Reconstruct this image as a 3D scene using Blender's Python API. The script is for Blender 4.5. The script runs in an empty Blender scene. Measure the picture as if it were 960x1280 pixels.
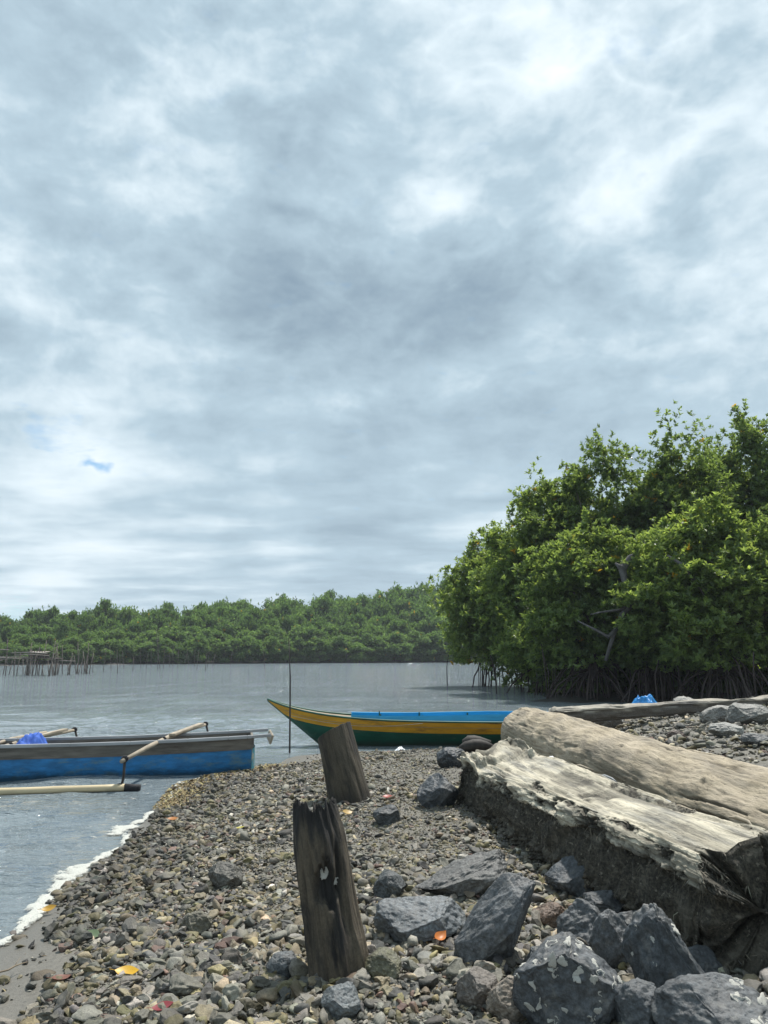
import bpy, bmesh, math, random
import numpy as np
from mathutils import Vector, Matrix, Quaternion
R = math.radians
random.seed(5)
RNG = np.random.default_rng(5)
scene = bpy.context.scene
COL = scene.collection

# ------------------------------------------------------------------ camera
EYE, FOC = 1.5, 924.0
PITCH = math.atan(178 / 924)
cam = bpy.data.cameras.new('camera')
cam.sensor_fit = 'VERTICAL'
cam.sensor_height = 36.0
cam.lens = 36.0 * FOC / 1280.0
cam.clip_start, cam.clip_end = 0.05, 6000
camo = bpy.data.objects.new('camera', cam)
camo.location = (0, 0, EYE)
camo.rotation_euler = (math.pi / 2 + PITCH, 0, 0)
COL.objects.link(camo)
scene.camera = camo

def ray(px, py):
    cx, cz = (px - 480) / FOC, (640 - py) / FOC
    return (cx, math.cos(PITCH) - cz * math.sin(PITCH), math.sin(PITCH) + cz * math.cos(PITCH))
def at(px, py, Y):                       # the world point seen there at depth Y
    d = ray(px, py); t = Y / d[1]
    return Vector((d[0] * t, Y, EYE + d[2] * t))
def on_level(px, py, z=0.0):
    d = ray(px, py); t = (z - EYE) / d[2]
    return Vector((d[0] * t, d[1] * t, z))

# ------------------------------------------------------------------ numpy noise
def _hash(ix, iy, iz, seed):
    n = (ix * 374761393 + iy * 668265263 + iz * 1440662683 + seed * 974634777) & 0xffffffff
    n = ((n ^ (n >> 13)) * 1274126177) & 0xffffffff
    n = ((n ^ (n >> 15)) * 2246822519) & 0xffffffff
    return ((n ^ (n >> 16)) & 0xffffffff) / 4294967296.0
def vnoise(p, seed=0):
    p = np.asarray(p, float)
    i = np.floor(p).astype(np.int64); f = p - i
    f = f * f * f * (f * (f * 6 - 15) + 10)
    out = 0
    for a in (0, 1):
        for b in (0, 1):
            for c in (0, 1):
                w = (f[..., 0] if a else 1 - f[..., 0]) * (f[..., 1] if b else 1 - f[..., 1]) * (f[..., 2] if c else 1 - f[..., 2])
                out = out + w * _hash(i[..., 0] + a, i[..., 1] + b, i[..., 2] + c, seed)
    return out * 2 - 1
def fbm(p, octv=4, seed=0, gain=0.5):
    p = np.asarray(p, float); out = 0; amp = 1.0
    for k in range(octv):
        out = out + amp * vnoise(p * (2.03 ** k) + 17.3 * k, seed + k); amp *= gain
    return out
def sstep(a, b, x):
    t = np.clip((x - a) / (b - a), 0, 1)
    return t * t * (3 - 2 * t)

# ------------------------------------------------------------------ mesh helpers
def mesh_np(name, V, Fs, mats, smooth=True, col=None, midx=None):
    V = np.asarray(V, np.float32)
    if not isinstance(Fs, list): Fs = [Fs]
    me = bpy.data.meshes.new(name)
    me.vertices.add(len(V)); me.vertices.foreach_set('co', V.ravel())
    loops = np.concatenate([np.asarray(f, np.int32).ravel() for f in Fs])
    tot = np.concatenate([np.full(len(f), np.asarray(f).shape[1], np.int32) for f in Fs])
    me.loops.add(len(loops)); me.loops.foreach_set('vertex_index', loops)
    me.polygons.add(len(tot))
    me.polygons.foreach_set('loop_start', np.concatenate([[0], np.cumsum(tot)[:-1]]).astype(np.int32))
    me.polygons.foreach_set('use_smooth', np.full(len(tot), bool(smooth)))
    for m in (mats if isinstance(mats, (list, tuple)) else [mats]): me.materials.append(m)
    if midx is not None: me.polygons.foreach_set('material_index', np.asarray(midx, np.int32))
    if col is not None:
        a = me.color_attributes.new('Col', 'FLOAT_COLOR', 'POINT')
        c = np.ones((len(V), 4), np.float32); c[:, :3] = col
        a.data.foreach_set('color', c.ravel())
    me.update(calc_edges=True)
    return me
def link(name, me, parent=None, loc=(0, 0, 0)):
    o = bpy.data.objects.new(name, me); COL.objects.link(o)
    o.location = loc
    if parent is not None: o.parent = parent
    return o
def tag(o, label=None, cat=None, group=None, kind=None):
    if label: o['label'] = label
    if cat: o['category'] = cat
    if group: o['group'] = group
    if kind: o['kind'] = kind
    return o
def empty(name, loc, rz=0.0):
    o = bpy.data.objects.new(name, None); COL.objects.link(o)
    o.location = loc; o.rotation_euler = (0, 0, rz); o.empty_display_size = 0.2
    return o

class MB:
    def __init__(s): s.V = []; s.F = []
    def add(s, V, F):
        n = len(s.V); s.V += [tuple(v) for v in V]; s.F += [tuple(i + n for i in f) for f in F]
    def box(s, c, size, rot=None, jit=0.0):
        c = Vector(c); out = []
        for sx in (-1, 1):
            for sy in (-1, 1):
                for sz in (-1, 1):
                    v = Vector((sx * size[0] / 2, sy * size[1] / 2, sz * size[2] / 2))
                    if jit: v += Vector([random.uniform(-jit, jit) for _ in range(3)])
                    if rot is not None: v = rot @ v
                    out.append(c + v)
        s.add(out, [(0, 1, 3, 2), (4, 6, 7, 5), (0, 4, 5, 1), (2, 3, 7, 6), (0, 2, 6, 4), (1, 5, 7, 3)])
    def bar(s, a, b, w, h, up=(0, 0, 1)):            # board from a to b
        a, b = Vector(a), Vector(b); d = (b - a); L = d.length; d.normalize()
        u = Vector(up); r = d.cross(u).normalized(); u = r.cross(d).normalized()
        m = Matrix((d, r, u)).transposed()
        s.box((a + b) / 2, (L, w, h), m)
    def tube(s, pts, rad, n=8, cap=True):
        pts = [Vector(p) for p in pts]
        if not hasattr(rad, '__len__'): rad = [rad] * len(pts)
        t0 = (pts[1] - pts[0]).normalized()
        ref = Vector((0, 0, 1)) if abs(t0.z) < 0.9 else Vector((1, 0, 0))
        r = t0.cross(ref).normalized(); V = []; F = []
        for i, p in enumerate(pts):
            t = (pts[min(i + 1, len(pts) - 1)] - pts[max(i - 1, 0)]).normalized()
            r = (r - t * r.dot(t)).normalized(); b = t.cross(r)
            for k in range(n):
                a = 2 * math.pi * k / n
                V.append(p + (r * math.cos(a) + b * math.sin(a)) * rad[i])
        for i in range(len(pts) - 1):
            for k in range(n):
                F.append((i * n + k, i * n + (k + 1) % n, (i + 1) * n + (k + 1) % n, (i + 1) * n + k))
        if cap:
            F.append(tuple(range(n - 1, -1, -1))); F.append(tuple(range((len(pts) - 1) * n, len(pts) * n)))
        s.add(V, F)
    def sheet(s, rows):                               # rows of points -> quads
        n = len(rows[0]); V = [p for r in rows for p in r]
        s.add(V, [(i * n + k, i * n + k + 1, (i + 1) * n + k + 1, (i + 1) * n + k) for i in range(len(rows) - 1) for k in range(n - 1)])
    def build(s, name, m, parent=None, smooth=False, bevel=0.0, loc=(0, 0, 0), solid=0.0):
        me = bpy.data.meshes.new(name); me.from_pydata(s.V, [], s.F)
        bm = bmesh.new(); bm.from_mesh(me)
        bmesh.ops.recalc_face_normals(bm, faces=bm.faces)
        if solid: bmesh.ops.solidify(bm, geom=bm.faces[:], thickness=solid)
        if bevel:
            bmesh.ops.bevel(bm, geom=[e for e in bm.edges if len(e.link_faces) == 2 and e.calc_face_angle(0) > 0.6], offset=bevel, segments=2, affect='EDGES', clamp_overlap=True)
        bm.to_mesh(me); bm.free()
        me.polygons.foreach_set('use_smooth', [bool(smooth)] * len(me.polygons))
        me.materials.append(m)
        return link(name, me, parent, loc)

# ------------------------------------------------------------------ materials
class NB:
    def __init__(s, tree): s.t = tree; s.n = tree.nodes; s.l = tree.links
    def new(s, typ, **kw):
        n = s.n.new(typ)
        for k, v in kw.items(): setattr(n, k, v)
        return n
    def put(s, sock, v):
        if isinstance(v, bpy.types.NodeSocket): s.l.new(v, sock)
        elif v is not None: sock.default_value = (*v, 1.0) if (hasattr(v, '__len__') and len(v) == 3 and sock.type == 'RGBA') else v
    def coord(s, kind='Object'): return s.new('ShaderNodeTexCoord').outputs[kind]
    def mapping(s, vec, scale=(1, 1, 1), loc=(0, 0, 0), rot=(0, 0, 0)):
        n = s.new('ShaderNodeMapping'); s.put(n.inputs['Vector'], vec)
        n.inputs['Scale'].default_value = scale; n.inputs['Location'].default_value = loc; n.inputs['Rotation'].default_value = rot
        return n.outputs[0]
    def noise(s, vec, scale=1.0, detail=4.0, rough=0.5, dist=0.0, out='Fac'):
        n = s.new('ShaderNodeTexNoise'); s.put(n.inputs['Vector'], vec)
        n.inputs['Scale'].default_value = scale; n.inputs['Detail'].default_value = detail
        n.inputs['Roughness'].default_value = rough; n.inputs['Distortion'].default_value = dist
        return n.outputs['Color' if out == 'Color' else 0]
    def voro(s, vec, scale=1.0, feature='F1', out='Distance'):
        n = s.new('ShaderNodeTexVoronoi', feature=feature); s.put(n.inputs['Vector'], vec); n.inputs['Scale'].default_value = scale
        return n.outputs[out]
    def ramp(s, fac, stops, interp='LINEAR'):
        n = s.new('ShaderNodeValToRGB'); s.put(n.inputs[0], fac); n.color_ramp.interpolation = interp
        e = n.color_ramp.elements
        while len(e) < len(stops): e.new(0.5)
        for i, (p, c) in enumerate(stops):
            e[i].position = p
            e[i].color = (c, c, c, 1) if not hasattr(c, '__len__') else (*c, 1)
        return n.outputs[0]
    def mix(s, fac, a, b, blend='MIX'):
        n = s.new('ShaderNodeMix', data_type='RGBA', blend_type=blend)
        s.put(n.inputs[0], fac); s.put(n.inputs[6], a); s.put(n.inputs[7], b)
        return n.outputs[2]
    def math(s, op, a, b=None, c=None, clamp=False):
        n = s.new('ShaderNodeMath', operation=op); n.use_clamp = clamp
        s.put(n.inputs[0], a)
        if b is not None: s.put(n.inputs[1], b)
        if c is not None: s.put(n.inputs[2], c)
        return n.outputs[0]
    def vmath(s, op, a, b=None, scale=None):
        n = s.new('ShaderNodeVectorMath', operation=op); s.put(n.inputs[0], a)
        if b is not None: s.put(n.inputs[1], b)
        if scale is not None: s.put(n.inputs['Scale'], scale)
        return n.outputs['Value' if op in ('DOT_PRODUCT', 'LENGTH') else 0]
    def bump(s, h, strength=0.5, dist=0.01, normal=None):
        n = s.new('ShaderNodeBump'); n.inputs['Strength'].default_value = strength; n.inputs['Distance'].default_value = dist
        s.put(n.inputs['Height'], h)
        if normal is not None: s.put(n.inputs['Normal'], normal)
        return n.outputs[0]

def material(name, fn):
    m = bpy.data.materials.new(name); m.use_nodes = True
    nb = NB(m.node_tree); p = m.node_tree.nodes['Principled BSDF']
    r = fn(nb)
    nb.put(p.inputs['Base Color'], r.get('color')); nb.put(p.inputs['Roughness'], r.get('rough', 0.7))
    if 'normal' in r: nb.put(p.inputs['Normal'], r['normal'])
    if 'alpha' in r: nb.put(p.inputs['Alpha'], r['alpha'])
    if 'ior' in r: p.inputs['IOR'].default_value = r['ior']
    if 'spec' in r: p.inputs['Specular IOR Level'].default_value = r['spec']
    if 'trans' in r:                                     # thin leaf: light comes through
        tr = nb.new('ShaderNodeBsdfTranslucent'); nb.put(tr.inputs[0], r['trans'])
        mx = nb.new('ShaderNodeMixShader'); mx.inputs[0].default_value = r.get('tfac', 0.4)
        nb.l.new(p.outputs[0], mx.inputs[1]); nb.l.new(tr.outputs[0], mx.inputs[2])
        nb.l.new(mx.outputs[0], m.node_tree.nodes['Material Output'].inputs[0])
    return m

def stone_fn(src, amount=1.0, coarse=14.0, moss=0.25, bump=0.6):
    def f(nb):
        if src == 'attr': base = nb.new('ShaderNodeVertexColor', layer_name='Col').outputs[0]
        else: base = nb.new('ShaderNodeObjectInfo').outputs['Color']
        v = nb.new('ShaderNodeNewGeometry').outputs['Position']
        n1 = nb.noise(v, coarse, 6, 0.6); n2 = nb.noise(v, coarse * 11, 4, 0.65); n3 = nb.noise(nb.mapping(v, loc=(3, 7, 1)), coarse * .45, 3, 0.6)
        c = nb.mix(1.0, base, nb.ramp(n1, [(0.25, 0.55), (0.5, 1.0), (0.75, 1.45)]), 'MULTIPLY')
        c = nb.mix(0.8, c, nb.ramp(n2, [(0.3, 0.6), (0.55, 1.0), (0.72, 1.5)]), 'MULTIPLY')
        c = nb.mix(nb.math('MULTIPLY', nb.ramp(n3, [(0.52, 0.0), (0.68, 1.0)]), moss), c, (0.15, 0.135, 0.06))
        h = nb.math('ADD', nb.math('MULTIPLY', n1, 1.0), nb.math('MULTIPLY', n2, 0.25))
        return dict(color=c, rough=nb.ramp(n1, [(0.3, 0.55), (0.7, 0.85)]), normal=nb.bump(h, bump, 0.012))
    return f
M = {}
M['shingle'] = material('shingle_stone', stone_fn('attr', coarse=16, moss=.35))
M['stone'] = material('beach_stone', stone_fn('object', coarse=15, moss=.3))

def boulder_fn(nb):
    base = nb.new('ShaderNodeObjectInfo').outputs['Color']
    v = nb.coord()
    n1 = nb.noise(v, 5, 8, 0.62); n2 = nb.noise(v, 60, 5, 0.7); n3 = nb.noise(nb.mapping(v, loc=(4, 2, 9)), 3, 4, 0.6, 0.6)
    cr = nb.voro(nb.vmath('ADD', v, nb.vmath('SCALE', nb.noise(v, 7, 3, out='Color'), scale=0.12)), 5.5, 'DISTANCE_TO_EDGE')
    crack = nb.ramp(cr, [(0.0, 1.0), (0.012, 0.0)])
    c = nb.mix(1.0, base, nb.ramp(n1, [(0.28, 0.5), (0.5, 1.0), (0.72, 1.6)]), 'MULTIPLY')
    c = nb.mix(0.9, c, nb.ramp(n2, [(0.32, 0.5), (0.5, 1.0), (0.68, 1.9)]), 'MULTIPLY')
    c = nb.mix(nb.ramp(nb.noise(v, 17, 6, 0.7), [(0.54, 0.0), (0.70, 0.55)]), c, (0.19, 0.185, 0.165))
    c = nb.mix(nb.ramp(n3, [(0.56, 0.0), (0.72, 0.5)]), c, (0.21, 0.20, 0.17))
    h = nb.math('SUBTRACT', nb.math('ADD', n1, nb.math('MULTIPLY', n2, 0.22)), nb.math('MULTIPLY', crack, 0.0))
    return dict(color=c, rough=nb.ramp(n1, [(0.3, 0.42), (0.7, 0.75)]), normal=nb.bump(h, 0.8, 0.03))
M['boulder'] = material('boulder_rock', boulder_fn)

def ground_fn(nb):
    g = nb.new('ShaderNodeNewGeometry').outputs['Position']
    sx = nb.new('ShaderNodeSeparateXYZ'); nb.put(sx.inputs[0], g)
    n1 = nb.noise(g, 1.2, 5, 0.6); n2 = nb.noise(g, 45, 5, 0.65); n3 = nb.noise(g, 220, 3, 0.6)
    wet = nb.ramp(nb.math('ADD', sx.outputs[2], nb.math('MULTIPLY', nb.math('SUBTRACT', n1, 0.5), 0.05)), [(0.0, 1.0), (0.03, 0.85), (0.09, 0.0)])
    dry = nb.mix(n1, (0.11, 0.104, 0.088), (0.17, 0.16, 0.135))
    dry = nb.mix(1.0, dry, nb.ramp(n2, [(0.3, 0.55), (0.5, 1.0), (0.7, 1.35)]), 'MULTIPLY')
    c = nb.mix(wet, dry, nb.mix(n2, (0.095, 0.09, 0.078), (0.135, 0.125, 0.105)))
    h = nb.math('ADD', nb.math('MULTIPLY', n2, 1.0), nb.math('MULTIPLY', n3, 0.4))
    return dict(color=c, rough=nb.ramp(wet, [(0, 0.9), (1, 0.42)]), normal=nb.bump(h, 0.5, 0.012))
M['ground'] = material('gravel_sand', ground_fn)

def water_fn(nb):
    g = nb.new('ShaderNodeNewGeometry').outputs['Position']
    a = nb.noise(nb.mapping(g, (1.0, 2.2, 1), rot=(0, 0, 0.2)), 1.3, 4, 0.55)
    b = nb.noise(nb.mapping(g, (1.0, 1.9, 1), rot=(0, 0, -0.35)), 5.5, 4, 0.6, 0.3)
    c2 = nb.noise(nb.mapping(g, (1, 1.6, 1)), 0.12, 3, 0.5)
    h = nb.math('ADD', nb.math('MULTIPLY', a, 1.6), nb.math('MULTIPLY', b, 0.85))
    bn = nb.bump(h, 1.0, 0.19)
    pt_ = nb.noise(nb.mapping(g, (0.10, 0.45, 1)), 1.0, 4, 0.6)
    nb.put(bn.node.inputs['Strength'], nb.ramp(pt_, [(0.35, 0.55), (0.65, 1.0)]))
    return dict(color=nb.mix(c2, (0.155, 0.19, 0.208), (0.20, 0.237, 0.255)), rough=0.05, ior=1.33, normal=bn)
M['water'] = material('sea_water', water_fn)

def plain(name, color, rough=0.7, nscale=8.0, lo=0.7, hi=1.3, bump=0.2, bd=0.004, stretch=(1, 1, 1), grime=None, wear=None, wearlim=(0.6, 0.68), wscale=4.0, spec=None):
    def f(nb):
        v = nb.mapping(nb.coord(), stretch)
        n = nb.noise(v, nscale, 6, 0.62)
        c = nb.mix(1.0, color, nb.ramp(n, [(0.3, lo), (0.7, hi)]), 'MULTIPLY')
        if wear:
            w = nb.noise(nb.mapping(v, loc=(9, 4, 2)), wscale, 7, 0.7)
            c = nb.mix(nb.ramp(w, [(wearlim[0], 0.0), (wearlim[1], 1.0)]), c, wear)
        if grime:
            sz = nb.new('ShaderNodeSeparateXYZ'); nb.put(sz.inputs[0], nb.coord()); gn = nb.noise(nb.mapping(nb.coord(), (2, 2, 6)), 5, 5, 0.65)
            gl = nb.math('ADD', sz.outputs[2], nb.math('MULTIPLY', nb.math('SUBTRACT', gn, 0.5), 0.12))
            c = nb.mix(nb.ramp(gl, [(0.02, 0.85), (0.10, 0.0)]), c, grime)
        d = dict(color=c, rough=rough, normal=nb.bump(n, bump, bd))
        if spec is not None: d['spec'] = spec
        return d
    return material(name, f)
M['blue_paint'] = plain('blue_hull_paint', (0.02, 0.18, 0.42), 0.55, 5, 0.6, 1.3, 0.15, stretch=(1, 1, 3), grime=(0.012, 0.05, 0.085), wear=(0.10, 0.20, 0.24), wearlim=(0.53, 0.66), wscale=3.0)
M['teal_worn'] = plain('worn_teal_paint', (0.03, 0.22, 0.30), 0.6, 9, 0.7, 1.3, 0.3, wear=(0.34, 0.33, 0.25), wearlim=(0.5, 0.56), wscale=9)
M['grey_plank'] = plain('grey_weathered_plank', (0.15, 0.135, 0.115), 0.8, 10, 0.5, 1.4, 0.5, stretch=(0.25, 1, 2.0), wear=(0.06, 0.045, 0.035), wearlim=(0.55, 0.7), wscale=3)
M['pale_rail'] = plain('pale_grey_rail_wood', (0.34, 0.35, 0.36), 0.55, 14, 0.7, 1.2, 0.4, stretch=(0.15, 1, 1))
M['boom_wood'] = plain('bleached_boom_wood', (0.33, 0.28, 0.21), 0.75, 12, 0.6, 1.25, 0.5, stretch=(1, 0.15, 1))
M['bamboo'] = plain('bamboo_float', (0.55, 0.45, 0.28), 0.5, 10, 0.75, 1.15, 0.3, stretch=(0.2, 1, 1))
M['dark_wood'] = plain('dark_wet_wood', (0.035, 0.03, 0.026), 0.75, 20, 0.5, 1.5, 0.5)
M['rope_black'] = plain('black_lashing', (0.015, 0.015, 0.018), 0.8, 60, 0.6, 1.4, 0.6)
M['rope_pale'] = plain('pale_rope', (0.35, 0.33, 0.28), 0.8, 80, 0.7, 1.3, 0.6)
M['cloth_blue'] = plain('blue_cloth', (0.03, 0.10, 0.42), 0.8, 20, 0.8, 1.2, 0.3, stretch=(1, 1, 1))
M['tarp_blue'] = plain('bright_blue_tarp', (0.005, 0.20, 0.52), 0.4, 12, 0.8, 1.2, 0.4)
M['yellow_paint'] = plain('ochre_yellow_paint', (0.60, 0.30, 0.012), 0.5, 6, 0.75, 1.15, 0.15, stretch=(0.5, 1, 2), wear=(0.17, 0.085, 0.02), wearlim=(0.54, 0.70), wscale=4)
M['green_paint'] = plain('dark_green_paint', (0.005, 0.075, 0.045), 0.5, 6, 0.7, 1.3, 0.15, stretch=(0.5, 1, 2), grime=(0.03, 0.045, 0.03), wear=(0.05, 0.10, 0.06), wearlim=(0.58, 0.7), wscale=5)
M['light_blue'] = plain('light_blue_paint', (0.02, 0.30, 0.55), 0.5, 7, 0.8, 1.15, 0.2, stretch=(0.4, 1, 2), wear=(0.10, 0.20, 0.25), wearlim=(0.66, 0.74), wscale=8)
M['bare_plank'] = plain('bare_plank', (0.24, 0.2, 0.14), 0.8, 10, 0.6, 1.3, 0.4, stretch=(0.2, 1, 1))
M['plastic_white'] = plain('white_plastic', (0.78, 0.8, 0.82), 0.5, 30, 0.85, 1.05, 0.3)
M['shell'] = plain('oyster_shell', (0.52, 0.51, 0.46), 0.7, 60, 0.35, 1.5, 0.7, bd=0.004)
M['stake'] = plain('grey_bamboo_stake', (0.12, 0.10, 0.085), 0.8, 6, 0.5, 1.4, 0.3)
M['stake_pale'] = plain('pale_bamboo_rail', (0.26, 0.23, 0.2), 0.8, 6, 0.6, 1.3, 0.3)
def foam_fn(nb):
    g = nb.new('ShaderNodeNewGeometry').outputs['Position']; mk = nb.new('ShaderNodeVertexColor', layer_name='Col').outputs[0]
    n = nb.noise(g, 75, 4, 0.6); v = nb.voro(g, 90)
    a = nb.math('ADD', mk, nb.math('MULTIPLY', nb.math('SUBTRACT', n, 0.5), 1.1))
    return dict(color=nb.mix(n, (0.36, 0.36, 0.32), (0.56, 0.57, 0.53)), rough=0.7, normal=nb.bump(v, 0.7, 0.006), alpha=nb.ramp(a, [(0.22, 0.0), (0.75, 0.92)]))
M['foam'] = material('sea_foam', foam_fn)
M['twig'] = plain('dry_twig', (0.2, 0.16, 0.11), 0.85, 20, 0.6, 1.4, 0.4)
M['mud'] = plain('dark_mud', (0.022, 0.020, 0.016), 0.7, 3, 0.6, 1.5, 0.6, bd=0.05)
M['bark'] = plain('mangrove_bark', (0.095, 0.08, 0.068), 0.85, 12, 0.5, 1.5, 0.7, stretch=(1, 1, 0.3))
M['root'] = plain('mangrove_root', (0.042, 0.03, 0.027), 0.8, 12, 0.5, 1.5, 0.5)
M['dead_bark'] = plain('bleached_dead_bark', (0.11, 0.105, 0.105), 0.85, 9, 0.5, 1.3, 0.8, stretch=(1, 1, 0.4))
M['litter'] = material('dry_litter', lambda nb: dict(color=nb.new('ShaderNodeVertexColor', layer_name='Col').outputs[0], rough=0.8))

def leaf_fn(gloss, tfac, tmul):
    def f(nb):
        c = nb.new('ShaderNodeVertexColor', layer_name='Col').outputs[0]
        t = nb.mix(1.0, c, tmul, 'MULTIPLY')
        return dict(color=c, rough=gloss, trans=t, tfac=tfac)
    return f
M['leaf'] = material('mangrove_leaf', leaf_fn(0.33, 0.55, (2.4, 2.2, 1.0)))
M['far_leaf'] = material('distant_mangrove_leaf', leaf_fn(0.6, 0.5, (1.8, 1.8, 1.0)))
def dropleaf(name, c): return material(name, lambda nb: dict(color=nb.mix(nb.noise(nb.coord(), 40, 4, .6), tuple(x * .7 for x in c), c), rough=0.45, trans=c, tfac=0.25))

# ------------------------------------------------------------------ terrain
SHORE = [(-2.0, -60), (-2.0, 2.5), (-2.03, 4.26), (-2.06, 4.9), (-2.14, 5.67), (-2.11, 6.48), (-2.19, 7.4), (-2.28, 8.0), (-2.42, 8.9), (-2.2, 9.6),
         (-1.75, 10.15), (-1.5, 11.0), (-1.25, 11.6), (-0.75, 12.0), (0.2, 12.3), (1.04, 12.5), (2.2, 13.2), (3.3, 15.0), (4.6, 18), (7, 20.0), (12, 21.5), (70, 23), (70, -60)]
SH = np.array(SHORE, float)
def shore_dist(x, y):
    x = np.asarray(x, float); y = np.asarray(y, float)
    best = np.full(x.shape, 1e9); inside = np.zeros(x.shape, bool)
    for i in range(len(SH)):
        ax, ay = SH[i]; bx, by = SH[(i + 1) % len(SH)]
        dx, dy = bx - ax, by - ay; L = dx * dx + dy * dy
        t = np.clip(((x - ax) * dx + (y - ay) * dy) / L, 0, 1)
        best = np.minimum(best, np.hypot(x - ax - t * dx, y - ay - t * dy))
        if ay != by:
            cond = ((ay > y) != (by > y)) & (x < (bx - ax) * (y - ay) / (by - ay) + ax)
            inside ^= cond
    return np.where(inside, best, -best)
def tz(x, y):
    x = np.asarray(x, float); y = np.asarray(y, float)
    s = shore_dist(x, y)
    s = s + 0.10 * fbm(np.stack([x * 1.3, y * 1.3, x * 0], -1), 3, 3) * sstep(3, 0, np.abs(s))
    z = np.where(s > 0, 0.62 * (1 - np.exp(-np.maximum(s, 0) / 5.5)), np.maximum(s * 0.14, -1.2))
    z = z + 0.24 * sstep(2.0, 4.6, x) * sstep(0.8, 3.0, s) * sstep(2.0, 6.0, y)
    z = z - 0.08 * np.exp(-((x - 1.1) / 0.55) ** 2 - ((y - 4.5) / 1.5) ** 2)
    p = np.stack([x, y, 0 * x], -1)
    z = z + sstep(0.05, 1.2, s) * (0.028 * fbm(p * 1.7, 3, 11) + 0.012 * fbm(p * 7, 2, 15))
    return z
def gz(x, y): return float(tz(np.array([x]), np.array([y]))[0])
def ground_at(px, py):
    z = 0.2
    for _ in range(25):
        p = on_level(px, py, z); z = 0.5 * z + 0.5 * gz(p.x, p.y)
    return on_level(px, py, z)

def axis(fine0, fine1, step, lo, hi):
    a = list(np.arange(fine0, fine1 + 1e-6, step)); g = step
    while a[-1] < hi: g *= 1.35; a.append(a[-1] + g)
    g = step
    while a[0] > lo: g *= 1.35; a.insert(0, a[0] - g)
    return np.array(a)
def grid_faces(nx, ny):
    i = np.arange(ny - 1)[:, None] * nx + np.arange(nx - 1)[None]
    i = i.ravel()
    return np.stack([i, i + 1, i + nx + 1, i + nx], 1)
gx = axis(-3.6, 9.0, 0.05, -12, 68); gy_ = axis(1.5, 16.0, 0.05, -55, 30)
X, Y = np.meshgrid(gx, gy_); Z = tz(X, Y)
beach = link('beach', mesh_np('beach', np.stack([X, Y, Z], -1).reshape(-1, 3), grid_faces(len(gx), len(gy_)), M['ground']))
tag(beach, kind='structure')

wx = axis(-7.0, 4.0, 0.07, -450, 450); wy = axis(2.0, 18.0, 0.07, -40, 420)
X, Y = np.meshgrid(wx, wy); p = np.stack([X, Y * 1.7, 0 * X], -1)
fade = np.clip(14 / np.maximum(Y, 1), 0, 1) * sstep(30, 8, np.abs(X)) * sstep(0.0, 1.5, -shore_dist(X, Y) + 0.15)
Z = (0.028 * fbm(p * 0.8, 2, 51) + 0.016 * fbm(p * 2.6 + 5, 3, 57)) * fade
water = link('water', mesh_np('water', np.stack([X, Y, Z], -1).reshape(-1, 3), grid_faces(len(wx), len(wy)), M['water']))
tag(water, kind='structure')

# ------------------------------------------------------------------ stones
def ico(sub):
    bm = bmesh.new(); bmesh.ops.create_icosphere(bm, subdivisions=sub, radius=1.0)
    V = np.array([v.co[:] for v in bm.verts]); F = np.array([[v.index for v in f.verts] for f in bm.faces]); bm.free()
    return V, F
def stone_shape(V, seed, cuts=9, lo=0.5, hi=0.9, rough=0.08, planes=None, soft=0.0):
    r = np.random.default_rng(seed); P = V.copy()
    ns = r.normal(size=(cuts, 3)); ns /= np.linalg.norm(ns, axis=1)[:, None]; ds = r.uniform(lo, hi, cuts)
    if planes:
        pn = np.array([q[:3] for q in planes], float); pn /= np.linalg.norm(pn, axis=1)[:, None]
        ns = np.concatenate([ns, pn]); ds = np.concatenate([ds, [q[3] for q in planes]])
    for n, d in zip(ns, ds):
        e = P @ n - d
        P = P - (np.maximum(e, 0) * (1 - soft))[:, None] * n
    P = P + V * (rough * fbm(V * 2.2 + seed, 4, seed))[:, None]
    return P
I1, I2, I3, I6 = ico(1), ico(2), ico(4), ico(6)

PAL = {'grey': (0.165, 0.160, 0.142), 'dark': (0.075, 0.075, 0.072), 'tan': (0.24, 0.205, 0.145), 'mossy': (0.165, 0.145, 0.080), 'red': (0.16, 0.105, 0.085), 'pale': (0.33, 0.315, 0.28)}
NAMES = list(PAL); PCOL = np.array([PAL[k] for k in NAMES]); PW = np.array([0.40, 0.20, 0.16, 0.13, 0.04, 0.07])

def scatter(n, x0, x1, y0, y1, rmean, rsig, rmin, rmax, keep):
    x = RNG.uniform(x0, x1, n); y = RNG.uniform(y0, y1, n)
    s = shore_dist(x, y)
    k = keep(x, y, s)
    x, y = x[k], y[k]
    loc = fbm(np.stack([x * 1.1, y * 1.1, 0 * x], -1), 3, 77)
    r = np.clip(np.exp(RNG.normal(math.log(rmean), rsig, len(x)) + 0.35 * loc) * (1 - 0.38 * sstep(3.8, 5.5, y) * sstep(-1.2, 0.2, x) * (x < 2.2)), rmin, rmax)
    return x, y, r
def keep_main(x, y, s):
    lim = 0.06 + 0.55 * sstep(5.0, 3.4, y) * sstep(1.0, -1.4, x) + 0.6 * sstep(9.9, 10.9, y) * sstep(1.0, 0.2, x)
    lim = lim + 0.15 * fbm(np.stack([x * 3, y * 3, 0 * x], -1), 2, 31)
    lim = np.where((x > 2.2), 0.05, lim)
    return (s > lim) | ((s > lim - 0.35) & (RNG.random(len(x)) < 0.05) & (s > 0.02))
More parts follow.
